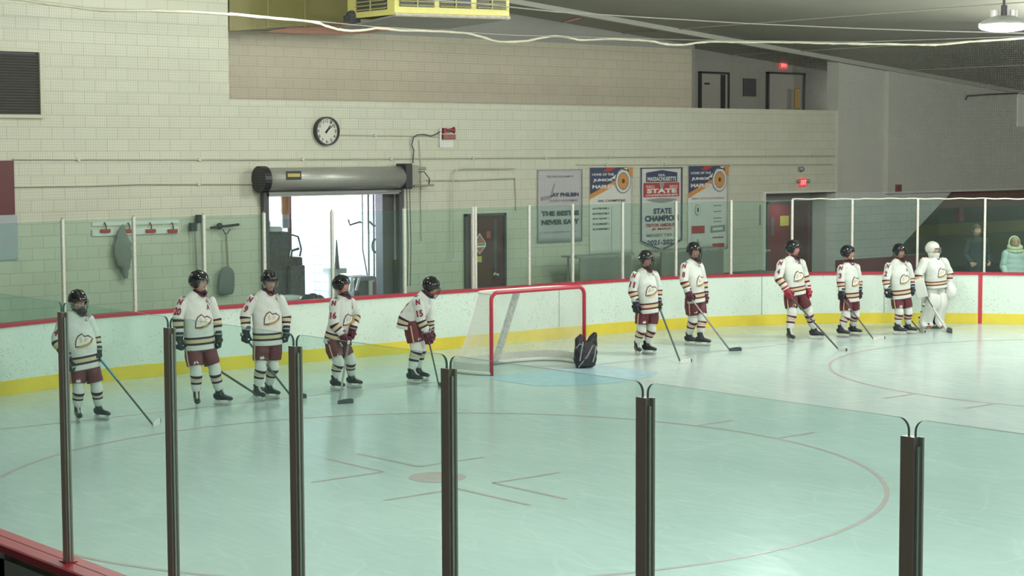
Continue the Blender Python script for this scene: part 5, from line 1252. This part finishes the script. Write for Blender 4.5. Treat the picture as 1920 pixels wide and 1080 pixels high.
def person(spec):
    ox, oy, k = spec['org']
    P = lambda xy: (ox+xy[0]/k, oy+xy[1]/k)
    th = R(spec['yaw'])                              # turn from facing the camera towards the picture's right
    face = (-FWH*math.cos(th)+RTH*math.sin(th)).normalized(); lat = Z.cross(face)      # lat: person's left, towards the picture's right
    hth = R(spec.get('hyaw', spec['yaw'])); hat = (-FWH*math.cos(hth)+RTH*math.sin(hth)).normalized()
    feet = []
    for key in ('fL', 'fR'):
        x, y, an = spec[key]; u, v = P((x, y)); g_ = W(u, v, 2, 0.0); a = R(an); fd = (-FWH*math.cos(a)+RTH*math.sin(a)).normalized(); feet.append((g_, fd))
    mid = (feet[0][0]+feet[1][0])/2; D = depth_of(mid); s = spec['S']
    def J3(xy, latoff=0., fwd=0.):
        off = lat*latoff+face*fwd; dd = off.dot(FWH); u, v = P(xy); return atD(u, v, D+dd)
    J = {}
    J['neck'] = J3(spec['neck'], 0, spec.get('lean', 0)); J['head'] = J3(spec['head'], 0, spec.get('lean', 0)*1.1+.01); J['tilt'] = R(spec.get('tilt', 0))
    hem = J3(spec['hem'], 0, 0)
    J['pelvis'] = hem+Z*.06*s+face*(spec.get('pf', 0)-.01)
    J['shL'] = J3(spec['shL'], -.17*s, spec.get('lean', 0)*.9); J['shR'] = J3(spec['shR'], .17*s, spec.get('lean', 0)*.9)
    for sd in ('L', 'R'):
        J['sh'+sd] = J['sh'+sd].lerp(J['neck'], .10)-Z*(spec.get('shd', .045)*s)
    J['chest'] = (J['shL']+J['shR'])/2*.6+J['neck']*.1+J['pelvis']*.3
    for sd, sg in (('L', -1), ('R', 1)):
        f_ = spec.get('fw'+sd, .05); l_ = spec.get('lt'+sd, .25)
        J['el'+sd] = J3(spec['el'+sd], sg*l_*s, spec.get('fe'+sd, f_*.3)); J['wr'+sd] = J3(spec['wr'+sd], sg*l_*s*spec.get('in'+sd, 1), f_); J['ha'+sd] = J3(spec['ha'+sd], sg*l_*s*spec.get('in'+sd, 1), f_+.03)
        g_, fd = feet[0 if sd == 'L' else 1]
        J['an'+sd] = g_-fd*.035*s+Z*.165*s; J['fd'+sd] = fd
        J['hip'+sd] = J['pelvis']+lat*(sg*.095*s)-Z*.05*s
        J['kn'+sd] = J['hip'+sd].lerp(J['an'+sd], .50)+face*(.035*s+spec.get('bend', 0))+fd*.01
    gl_ = J['anL'].copy(); ground = Vector((mid.x, mid.y, 0))
    root = thing(spec.get('name', 'person'), spec['label'], 'person', tuple(ground), spec.get('group'))
    hp3 = skin_body('body', root, J, lat, s, face, hat, M_SKIN if not spec.get('ruddy') else M_SKINR, .72)
    return root, J, lat, face, hat, s, feet, hp3, J3, hem

def player(spec):
    root, J, lat, face, hat, s, feet, hp3, J3, hem = person(spec)
    helmet(root, hp3, s, spec.get('mask', 'cage'))
    tag_ = spec.get('dark', 'navy'); dark = C_NAVY if tag_ == 'navy' else C_MAR
    goalie = spec.get('mask') == 'goalie'
    # neck guard and chin
    bm = NB(); limb(bm, [tuple(J['neck']-Z*.03*s), tuple(J['neck']+Z*.03*s), tuple(J['head']-Z*.095*s)], [(.075*s, .075*s), (.066*s, .070*s), (.058*s, .062*s)], lat, seg=16); obj('neck_guard', bm, M_STRAP, root, smooth=True)
    # jersey
    bm = NB(); lay = bm.verts.layers.float.new('pat'); hw = spec.get('hw', .215)*s; hd_ = spec.get('hd', .15)*s
    top = J['neck']; shm = (J['shL']+J['shR'])/2; axis = shm-hem
    pts = [hem-Z*.0, hem.lerp(shm, .25)+face*.005, hem.lerp(shm, .55)+face*.012, hem.lerp(shm, .82), shm+Z*.012*s, shm.lerp(top, .60)+Z*.02*s, top+Z*.012*s]
    if spec.get('bent'): pts[0] = hem-Z*.05-face*.01; pts[1] = hem+Z*.06+face*.01; pts[2] = hem.lerp(shm, .5)+Z*.01-face*.01
    rad = [(hw*1.02, hd_*1.04), (hw, hd_), (hw*.98, hd_*1.0), (hw*.98, hd_*.92), (hw*.84, hd_*.72), (hw*.56, hd_*.58), (.083*s, .083*s)]
    limb(bm, [tuple(p_) for p_ in pts], rad, lat, n=7, seg=40, lay=lay, vals=[0, .25, .55, .80, .93, .97, 1.0], wob=.009, power=.9)
    for sd in ('L', 'R'):
        sh, el, wr = J['sh'+sd], J['el'+sd], J['wr'+sd]; sg = -1 if sd == 'L' else 1
        a0 = sh.lerp(shm, .22)-Z*.005; w_ = spec.get('sw', 1)*s
        limb(bm, [tuple(p_) for p_ in (a0, sh, sh.lerp(el, .5), el, el.lerp(wr, .5), wr.lerp(el, .06))], [(.070*w_, .082*w_), (.080*w_, .088*w_), (.079*w_, .085*w_), (.076*w_, .080*w_), (.068*w_, .070*w_), (.056*w_, .058*w_)], lat, n=6, seg=24, lay=lay,
             vals=[2, 2.08, 2.30, 2.55, 2.78, 3.0], wob=.010)
    bm.normal_update(); bmesh.ops.recalc_face_normals(bm, faces=bm.faces); bvh = BVHTree.FromBMesh(bm)
    ch = hem.lerp(shm, .60); dn = -face
    cx = J3(spec['crest']) if 'crest' in spec else ch
    cdir = dn
    mi = {'line': 1, 'white': 2, 'grey': 3, 'gold': 4}
    if not spec.get('nocrest'):
        c = Vector((ch.x, ch.y, ch.z)); c = c+Z*spec.get('crz', 0)
        crest(bm, c+lat*.01, lat, Z, .27*s, .225*s, bvh, cdir, mi)
    # N on the shoulders and the number on the sleeves
    outd = spec.get('numdir', 0)
    for sd, sg in (('L', -1),) if not spec.get('bothnum') else (('L', -1), ('R', 1)):
        sh, el, wr = J['sh'+sd], J['el'+sd], J['wr'+sd]; ax = (el-sh).normalized()
        vd = (CAM-sh); vd.z = 0; vd.normalize(); nd = (lat*sg*.9+vd*.9+face*.2).normalized(); nd = (nd-ax*nd.dot(ax)).normalized(); ux = (-ax).cross(nd).normalized()
        if ux.dot(RTH) < 0: ux = -ux
        nd2 = ux.cross(-ax).normalized(); nd2 = nd2 if nd2.dot(vd) > 0 else -nd2
        if not spec['num']: continue
        pos = sh.lerp(el, .66); pos2 = sh+ (-ax)*.035
        put_text(bm, spec['num'], pos, ux, -ax, (.055 if len(spec['num']) == 1 else .10)*s, .105*s, 5, .05, bvh, -nd2, .006)
        nd3 = (nd2+Z*.15).normalized(); put_text(bm, 'N', sh+ax*.025, ux, -ax, .080*s, .085*s, 5, .07, bvh, -nd3, .006, shear=.15)
    if spec.get('back'):
        put_text(bm, spec['back'], hem.lerp(shm, .68), -lat, (shm-hem).normalized(), .26*s, .24*s, 5, .06, bvh, face, .006)
    if spec.get('letter'):
        put_text(bm, spec['letter'], hem.lerp(shm, .90)+lat*.11*s, lat, Z, .05*s, .07*s, 5, .05, bvh, dn, .006)
    jo = obj('jersey', bm, [jersey_mat(dark, tag_), M_CRLINE, M_TAPE, M_CRGREY, M_GOLD, M_PRINT], root, smooth=True, recalc=False)
    # collar
    bm = NB(); cpt = []
    for i in range(25):
        a = 2*math.pi*i/24; v_ = max(0, math.cos(a))**4*.055*s; rr = .086*s
        q_ = J['neck']+lat*(math.sin(a)*rr)+face*(math.cos(a)*(rr+v_*.45))+Z*(.012*s-v_); cpt.append(q_)
    tube(bm, cpt, .011*s, 8); c_ = obj('collar', bm, mat('collar_'+tag_, C_MAR, .6), jo, smooth=True)
    if not goalie:
        # padded shorts
        bm = NB(); tv = J['pelvis']
        limb(bm, [tuple(tv+Z*(.01 if spec.get('bent') else .10)*s), tuple(tv), tuple(tv-Z*.10*s)], [(.185*s, .13*s), (.195*s, .145*s), (.17*s, .12*s)], lat, seg=28, wob=.006)
        fs = []
        for sd, sg in (('L', -1), ('R', 1)):
            h_, kn = J['hip'+sd], J['kn'+sd]; e_ = h_.lerp(kn, spec.get('sl', .72))
            limb(bm, [tuple(h_+Z*.06*s), tuple(h_.lerp(kn, .25)), tuple(h_.lerp(kn, .5)), tuple(e_)], [(.105*s, .125*s), (.115*s, .128*s), (.112*s, .122*s), (.105*s, .112*s)], lat, seg=24, wob=.008, power=.9)
        so = obj('shorts', bm, M_SHORT, root, smooth=True)
        h_, kn = J['hipL'], J['knL']; e_ = h_.lerp(kn, spec.get('sl', .72)); sdv = (-lat*.93+(-FWH)*.5).normalized(); bm = NB()
        tube(bm, [h_.lerp(kn, f)+sdv*(r_*s) for f, r_ in ((0, .118), (.25, .119), (.5, .116), (spec.get('sl', .72), .107))], .011*s, 6); obj('side_stripe', bm, M_STRIPE, so)
        bm = NB(); q_ = h_.lerp(kn, spec.get('sl', .72)-.17)
        bl = (face*.8-FWH*.6).normalized(); ux = Z.cross(bl); ux = -ux if ux.dot(RTH) < 0 else ux
        prism(bm, [q_+bl*.118*s+ux*x*s+Z*z*s for x, z in ((-.035, -.02), (-.02, .02), (0, .005), (.015, .025), (.035, -.012), (.01, -.025))], bl*.004); obj('hip_emblem', bm, M_LOGO, so)
        for sd in ('L', 'R'):
            bm = NB(); lay = bm.verts.layers.float.new('pat'); h_, kn, an = J['hip'+sd], J['kn'+sd], J['an'+sd]
            limb(bm, [tuple(h_.lerp(kn, .60)), tuple(kn+Z*.03), tuple(kn-Z*.03+face*.01), tuple(kn.lerp(an, .35)), tuple(kn.lerp(an, .68)), tuple(an+Z*.065*s)],
                 [(.075*s, .082*s), (.078*s, .088*s), (.080*s, .090*s), (.074*s, .082*s), (.062*s, .067*s), (.050*s, .056*s)], lat, n=6, seg=22, lay=lay, vals=[0, .24, .38, .56, .78, 1.0], wob=.004)
            obj('sock', bm, sock_mat(dark, tag_), root, smooth=True)
            i = 0 if sd == 'L' else 1
            skate(root, J['an'+sd], feet[i][0], feet[i][1], s, sd)
        for sd, sg in (('L', -1), ('R', 1)):
            glove(root, J['wr'+sd], J['ha'+sd], (lat*sg+face*.3).normalized(), face, s*1.16, GL[spec['gl']])
    else:
        pm = mat('pad_white_goalie', (.64, .66, .62), .5, var=.08, vscale=5)
        bm = NB(); tv = J['pelvis']
        limb(bm, [tuple(tv+Z*.10*s), tuple(tv), tuple(tv-Z*.10*s)], [(.20*s, .14*s), (.21*s, .155*s), (.19*s, .13*s)], lat, seg=28)
        for sd in ('L', 'R'): h_, kn = J['hip'+sd], J['kn'+sd]; limb(bm, [tuple(h_+Z*.05), tuple(h_.lerp(kn, .4)), tuple(kn)], [(.12*s, .13*s), (.12*s, .13*s), (.11*s, .12*s)], lat, seg=20)
        obj('goalie_trousers', bm, mat('pant_white', (.55, .55, .52), .6, var=.1), root, smooth=True)
        for sd, sg in (('L', -1), ('R', 1)):
            an, kn, h_ = J['an'+sd], J['kn'+sd], J['hip'+sd]; fd = J['fd'+sd]; fl = Z.cross(fd); i = 0 if sd == 'L' else 1
            skate(root, an, feet[i][0], feet[i][1], s, sd)
            g_ = feet[i][0]; bm = NB()
            limb(bm, [tuple(g_+fd*.13+Z*.05), tuple(an+fd*.10-Z*.02), tuple(an.lerp(kn, .5)+fd*.09), tuple(kn+fd*.10), tuple(kn.lerp(h_, .55)+fd*.10), tuple(kn.lerp(h_, .62)+fd*.10)],
                 [(.135*s, .035*s), (.150*s, .055*s), (.150*s, .06*s), (.155*s, .065*s), (.135*s, .05*s), (.08*s, .02*s)], fl, n=5, seg=28, power=.45)
            po = obj('leg_pad', bm, pm, root, smooth=True); prop(po, 'white leg pad')
            bm = NB()
            for f in (.15, .5, .85): q_ = an.lerp(kn, f); tube(bm, [q_+fd*.06+fl*.12*s, q_-fd*.07+fl*.06*s, q_-fd*.07-fl*.06*s, q_+fd*.06-fl*.12*s], .012, 6)
            obj('pad_strap', bm, M_STRAP, po)
            bm = NB(); frame_box(bm, g_+fd*.08+Z*.055, fd, fl, Z, .14, .10, .035, bev=.01); prop(obj('toe_patch', bm, mat('toe_red', (.5, .05, .06), .5), po), 'red toe patch')
        # blocker on the picture's left, catching glove on the right
        wr, ha = J['wrL'], J['haL']; d = (ha-wr).normalized(); fcx = (face*.7-lat*.7).normalized(); bm = NB(); sdv = d.cross(fcx).normalized()
        frame_box(bm, wr+d*.06+fcx*.06, sdv, fcx, d, .21, .045, .36, bev=.015); bo = obj('blocker', bm, pm, root); prop(bo, 'white blocker pad')
        glove(bo, wr, ha, -lat, face, s, GL['black'])
        wr, ha = J['wrR'], J['haR']; d = (ha-wr).normalized(); bm = NB(); c = wr+d*.08+face*.05
        limb(bm, [tuple(wr-d*.06), tuple(wr+d*.02), tuple(c+d*.02), tuple(c+d*.14), tuple(c+d*.2)], [(.06, .07), (.075, .09), (.10, .12), (.085, .11), (.03, .06)], lat, seg=20, wob=.01)
        co = obj('catching_glove', bm, pm, root, smooth=True); prop(co, 'white catching glove')
        bm = NB(); 
        for f in range(4): b_ = c+d*.15+face*((f-1.5)*.035); tube(bm, [b_-d*.03, b_+d*.04, b_+d*.08-lat*.03], [.02, .018, .012], 8)
        obj('glove_finger', bm, pm, co, smooth=True)
    # stick
    st = spec.get('stick')
    if st:
        ox, oy, k = spec['org']; hx, hy = st['heel']; heel = W(ox+hx/k, oy+hy/k, 2, .02)
        hand = J['ha'+st['hand']].lerp(J['wr'+st['hand']], .38)
        if 'grip' in st: hand = J3(st['grip'], (-1 if st['hand'] == 'L' else 1)*.2*s, st.get('gf', .10))
        butt = hand+(hand-heel).normalized()*st.get('over', .10)
        tx, ty = st['toe']; toe = W(ox+tx/k, oy+ty/k, 2, .0); td = toe-Vector((heel.x, heel.y, 0)); bl = td.length; td.normalize()
        hockey_stick('hockey_stick', st['label'], butt, heel, s, M_TAPE if st.get('tape') else M_BLADE, st.get('mat', M_SHAFT), td, min(.34, max(.22, bl)), goalie=st.get('goalie', False))
    return root

GP = 'players lined up on the goal line'
PL = [
 dict(org=(90, 530, 3.857), S=.93, yaw=30, hyaw=48, label='player holding the blue stick, jersey half hidden by the slimmest bronze post', num='4', fL=(218, 1010, 25), fR=(385, 995, 62),
      neck=(235, 215), head=(214, 140), tilt=12, hem=(265, 620), shL=(100, 262), shR=(300, 250), elL=(62, 420), wrL=(140, 540), haL=(165, 650), elR=(338, 390), wrR=(362, 490), haR=(366, 565), gl='black', dark='navy', mask='cage', hw=.215, fwL=.16,
      stick=dict(heel=(765, 1035), toe=(835, 1010), hand='R', tape=True, mat=M_SHAFTB, label='hockey stick with blue upper shaft held by the player behind the slimmest post', over=.03)),
 dict(org=(310, 500, 3.856), S=1.0, yaw=35, hyaw=62, label='player wearing sleeve number 20, beside the second bronze post', num='20', letter='A', fL=(228, 1022, 15), fR=(410, 1003, 74),
      neck=(252, 190), head=(245, 118), hem=(250, 595), shL=(112, 240), shR=(328, 232), elL=(92, 375), wrL=(98, 505), haL=(100, 600), elR=(362, 370), wrR=(382, 495), haR=(388, 590), gl='black', dark='navy', mask='visor', hw=.205,
      stick=dict(heel=(640, 912), toe=(720, 900), hand='L', label='dark hockey stick crossing behind the legs of the player with number 20', over=.06)),
 dict(org=(430, 500, 4.153), S=.97, yaw=30, hyaw=32, tilt=16, label='player with sleeve number 9 standing left of the third bronze post, head bowed', num='9', fL=(228, 1048, 42), fR=(325, 1030, 62),
      neck=(308, 195), head=(312, 115), hem=(300, 605), shL=(168, 240), shR=(398, 235), elL=(125, 385), wrL=(130, 495), haL=(122, 590), elR=(440, 380), wrR=(442, 490), haR=(440, 590), gl='black', dark='navy', mask='visor', hw=.215,
      stick=dict(heel=(492, 1022), toe=(560, 1030), hand='L', label='hockey stick held by the bowed player, running down behind the third bronze post', over=.06)),
 dict(org=(590, 510, 4.154), S=.93, yaw=58, hyaw=72, label='player with sleeve number 16 leaning both gloves on a stick', num='16', letter='A', fL=(172, 925, 58), fR=(303, 905, 68), ruddy=True,
      neck=(232, 185), head=(210, 108), hem=(160, 560), shL=(150, 222), shR=(282, 222), elL=(150, 400), wrL=(218, 490), haL=(262, 585), elR=(318, 345), wrR=(298, 445), haR=(278, 520), gl='maroon', dark='navy', mask='none', hw=.20, hd=.16, pf=.03, lean=.03, fwL=.20, fwR=.30, inL=.5, inR=.6, feL=.02, feR=.1, bend=.03,
      stick=dict(heel=(190, 1020), toe=(262, 1028), hand='L', grip=(262, 560), gf=.28, label='hockey stick with pale shaft held by the player with number 16', over=.06, mat=None)),
 dict(bent=1, org=(730, 510, 4.909), S=.95, yaw=82, hyaw=80, tilt=28, label='player with number 15 bending forward, hands low on the stick', num='15', back='15', fL=(225, 1030, 70), fR=(285, 1005, 72), nocrest=True,
      neck=(345, 205), head=(378, 140), hem=(180, 488), shL=(250, 262), shR=(345, 262), elL=(290, 440), wrL=(345, 560), haL=(372, 665), elR=(365, 440), wrR=(378, 540), haR=(385, 620), gl='maroon', dark='navy', mask='cage', pf=.07, shd=.02, hw=.20, hd=.175, lean=.0, fwL=.0, fwR=.0, ltL=.17, ltR=.17, bend=.02,
      stick=dict(heel=(455, 1040), toe=(505, 1075), hand='L', label='hockey stick held low by the bending player with number 15', over=.06)),
 dict(org=(1160, 460, 4.692), S=.97, yaw=30, hyaw=32, tilt=10, label='player with sleeve number 11, black gloves hanging, next to the black bag', num='11', fL=(165, 965, 15), fR=(262, 960, 60),
      neck=(252, 215), head=(240, 130), hem=(255, 592), shL=(140, 248), shR=(318, 240), elL=(122, 400), wrL=(148, 500), haL=(160, 595), elR=(345, 385), wrR=(352, 490), haR=(358, 575), gl='black', dark='mar', mask='cage', hw=.20,
      stick=dict(heel=(545, 1035), toe=(648, 1030), hand='R', tape=True, label='hockey stick with white taped blade held by the player with number 11', over=.03)),
 dict(org=(1260, 450, 4.909), S=.99, yaw=48, hyaw=30, label='player with sleeve number 8 standing side on in maroon gloves', num='8', fL=(172, 970, 58), fR=(280, 978, 66),
      neck=(212, 190), head=(202, 108), hem=(215, 570), shL=(112, 225), shR=(250, 222), elL=(112, 380), wrL=(150, 480), haL=(180, 560), elR=(285, 380), wrR=(305, 500), haR=(305, 590), gl='maroon', dark='mar', mask='cage', hw=.195, fwL=.14, inL=.75, ltR=.2,
      stick=dict(heel=(535, 1015), toe=(602, 1025), hand='L', label='hockey stick with dark curved blade held by the player with number 8', over=.06)),
 dict(org=(1440, 445, 4.909), S=1.0, yaw=32, hyaw=55, label='player wearing bright red gloves, tallest of those beyond the goal', num='4', fL=(205, 965, 18), fR=(440, 940, 78), ruddy=True, hair=True,
      neck=(245, 190), head=(232, 112), hem=(250, 525), shL=(115, 225), shR=(312, 220), elL=(98, 375), wrL=(165, 480), haL=(215, 565), elR=(335, 350), wrR=(368, 470), haR=(382, 560), gl='red', dark='mar', mask='open', hw=.205, fwL=.14, inL=.8,
      stick=dict(heel=(648, 1030), toe=(710, 1052), hand='L', tape=True, label='long hockey stick held by the player with bright red gloves', over=.05)),
 dict(org=(1550, 450, 5.4), S=.94, yaw=42, hyaw=62, label='player with sleeve number 3 between the red-gloved player and number 2', num='3', fL=(160, 985, 58), fR=(280, 968, 62), ruddy=True, hair=True,
      neck=(225, 225), head=(215, 138), hem=(235, 620), shL=(145, 268), shR=(300, 258), elL=(142, 420), wrL=(150, 520), haL=(150, 605), elR=(322, 410), wrR=(328, 505), haR=(330, 600), gl='black', dark='mar', mask='open', hw=.195,
      stick=dict(heel=(480, 1010), toe=(612, 1005), hand='L', tape=True, label='white bladed hockey stick lying before the player in sleeve number three', over=.06)),
 dict(org=(1640, 450, 5.68), S=.94, yaw=28, hyaw=32, label='player with sleeve number 2 standing in front of the goaltender', num='2', letter='A', fL=(262, 1010, 68), fR=(372, 1002, 62),
      neck=(272, 210), head=(265, 130), hem=(280, 618), shL=(142, 262), shR=(352, 250), elL=(122, 420), wrL=(135, 525), haL=(150, 610), elR=(385, 400), wrR=(398, 505), haR=(400, 575), gl='black', dark='mar', mask='cage', hw=.215,
      stick=dict(heel=(480, 962), toe=(552, 1002), hand='L', tape=True, label='hockey stick with white blade held by the player with number 2', over=.06)),
 dict(org=(1640, 450, 5.68), S=.97, yaw=35, hyaw=52, label='goaltender in white mask and big white leg pads', num='', fL=(520, 945, 30), fR=(655, 940, 55),
      neck=(635, 180), head=(618, 108), hem=(650, 505), shL=(520, 215), shR=(745, 215), elL=(465, 370), wrL=(475, 480), haL=(500, 575), elR=(785, 350), wrR=(790, 470), haR=(785, 560), gl='black', dark='mar', mask='goalie', hw=.235, hd=.175, sw=1.12,
      stick=dict(heel=(770, 965), toe=(838, 1008), hand='L', grip=(515, 545), gf=.12, goalie=True, label='goalie stick with wide white paddle and dark blade tip', over=.06)),
]
M_SHAFTP = mat('stick_shaft_pale', (.15, .165, .155), .35, var=.3, vscale=10)
for sp in PL:
    if sp['stick'].get('mat', 0) is None: sp['stick']['mat'] = M_SHAFTP
    sp['group'] = GP
    hair = sp.pop('hair', None)
    player(sp)

# ---------------------------------------------------------------- spectators behind the far glass
def spectator(spec):
    ox, oy, k = spec['org']; u, v = ox+spec['head'][0]/k, oy+spec['head'][1]/k
    D = spec['D']; s = spec['S']; face = -FWH.copy(); a = R(spec['yaw']); face = (-FWH*math.cos(a)+RTH*math.sin(a)).normalized(); lat = Z.cross(face)
    hd = atD(u, v, D); J = {'head': hd, 'neck': hd-Z*.13*s, 'tilt': R(6)}
    h = hd.z; J['pelvis'] = Vector((hd.x, hd.y, h*.52)); 
    J['shL'] = hd-Z*.215*s-lat*.19*s; J['shR'] = hd-Z*.215*s+lat*.19*s; J['chest'] = hd-Z*.40*s
    for sd, sg in (('L', -1), ('R', 1)):
        J['el'+sd] = J['sh'+sd]-Z*.28*s+lat*sg*.06; J['wr'+sd] = J['el'+sd]-Z*.16*s+face*.16-lat*sg*.03; J['ha'+sd] = J['wr'+sd]+face*.06-lat*sg*.05-Z*.02
        J['hip'+sd] = J['pelvis']+lat*sg*.09*s-Z*.05; J['an'+sd] = Vector((hd.x, hd.y, .05))+lat*sg*.12; J['kn'+sd] = J['hip'+sd].lerp(J['an'+sd], .5)+face*.02; J['fd'+sd] = face
    root = thing('person', spec['label'], 'person', (hd.x, hd.y, -.05))
    hp3 = skin_body('body', root, J, lat, s, face, face, M_SKIN)
    cm = spec['coat']; bm = NB(); shm = (J['shL']+J['shR'])/2; hem = J['pelvis']-Z*.12
    puff = spec.get('puff', 0)
    n_ = 12; P_ = []; R_ = []
    for i in range(n_+1):
        f = i/n_; P_.append(tuple(hem.lerp(shm, f))); w_ = 1+(.045*math.sin(i*math.pi) if not puff else .05*abs(math.sin(i*math.pi/2))); R_.append((.215*s*w_*(1-.1*f), .155*s*w_*(1-.1*f)))
    P_ += [tuple(shm+Z*.03*s), tuple(J['neck']-Z*.01), tuple(J['neck']+Z*.03)]; R_ += [(.17*s, .11*s), (.10*s, .09*s), (.085*s, .085*s)]
    limb(bm, P_, R_, lat, n=3, seg=28, wob=.008)
    for sd in ('L', 'R'):
        sh, el, wr = J['sh'+sd], J['el'+sd], J['wr'+sd]; A_ = []; B_ = []
        for i in range(9):
            if i == 0: A_.append(tuple(sh.lerp(shm, .4)+Z*.0)); B_.append(.085*s)
            f = i/8; A_.append(tuple(sh.lerp(el, f*2) if f < .5 else el.lerp(wr, f*2-1))); B_.append((.078-.02*f)*s*(1+(.07 if puff and i % 2 else 0)))
        limb(bm, A_, B_, lat, n=3, seg=18, wob=.006)
    obj('coat', bm, cm, root, smooth=True)
    bm = NB()
    for sd in ('L', 'R'): limb(bm, [tuple(J['hip'+sd]+Z*.05), tuple(J['kn'+sd]), tuple(J['an'+sd])], [.105*s, .078*s, .062*s], lat, seg=16)
    obj('trousers', bm, M_DGREY, root, smooth=True)
    bm = NB()
    for sd in ('L', 'R'): limb(bm, [tuple(J['an'+sd]-face*.07-Z*.05), tuple(J['an'+sd]+face*.05-Z*.05), tuple(J['an'+sd]+face*.19-Z*.075)], [(.045, .05), (.05, .045), (.035, .02)], lat, seg=12)
    obj('shoes', bm, M_BLACK, root, smooth=True)
    # hair
    bm = NB(); rows = []
    for j in range(9):
        row = []
        for q_ in range(24):
            a_ = 2*math.pi*q_/24; ca = math.cos(a_); zc = .05 if ca > .5 else (-.02 if ca > -.1 else -.06); ph0 = math.asin((zc)/.125); ph = math.pi/2+(ph0-math.pi/2)*j/8
            row.append(hp3(.084*math.cos(ph)*math.sin(a_)*s, (.103*math.cos(ph)*ca-.008)*s, .126*math.sin(ph)*s))
        rows.append(row)
    ringset(bm, rows); obj('hair', bm, spec['hairm'], root, smooth=True)
    if spec.get('scarf'):
        bm = NB(); c = J['neck']+Z*.01
        for z_, r_ in ((-.03, .125), (.03, .115)): 
            tube(bm, [c+Z*(z_-.03*math.cos(t))+lat*(r_*math.sin(t))+face*(r_*.9*math.cos(t)) for t in [2*math.pi*i/24 for i in range(25)]], .042, 10)
        prop(obj('snood', bm, mat('cream_knit', (.60, .62, .45), .8, var=.2, vscale=30, bump=.5), root, smooth=True), 'thick cream knitted snood')
        bm = NB(); tube(bm, [hd+Z*(.005+.125*math.cos(t))-face*.05+lat*(.105*math.sin(t)) for t in [R(-125+12.5*i) for i in range(21)]], .015, 8); prop(obj('hood_edge', bm, MATS['cream_knit'], root, smooth=True), 'cream hood edge')
    return root
q1 = depth_of(path_at_u(1830, 1, .9)[0]); q2 = depth_of(path_at_u(1900, 1, .9)[0])
spectator(dict(org=(1780, 400, 9), head=(462, 290), D=q1, S=.97, yaw=15, coat=mat('dark_coat', (.018, .026, .032), .7, var=.2), hairm=mat('grey_brown_hair', (.08, .06, .045), .7), label='person in a dark coat standing behind the far glass beside a white post'))
spectator(dict(org=(1780, 400, 9), head=(1108, 500), D=q2, S=.93, yaw=0, puff=1, scarf=1, coat=mat('pale_coat', (.56, .64, .62), .6, var=.06), hairm=mat('blond_hair', (.33, .27, .16), .6, var=.2), label='person in a pale puffer jacket and cream snood behind the far glass'))
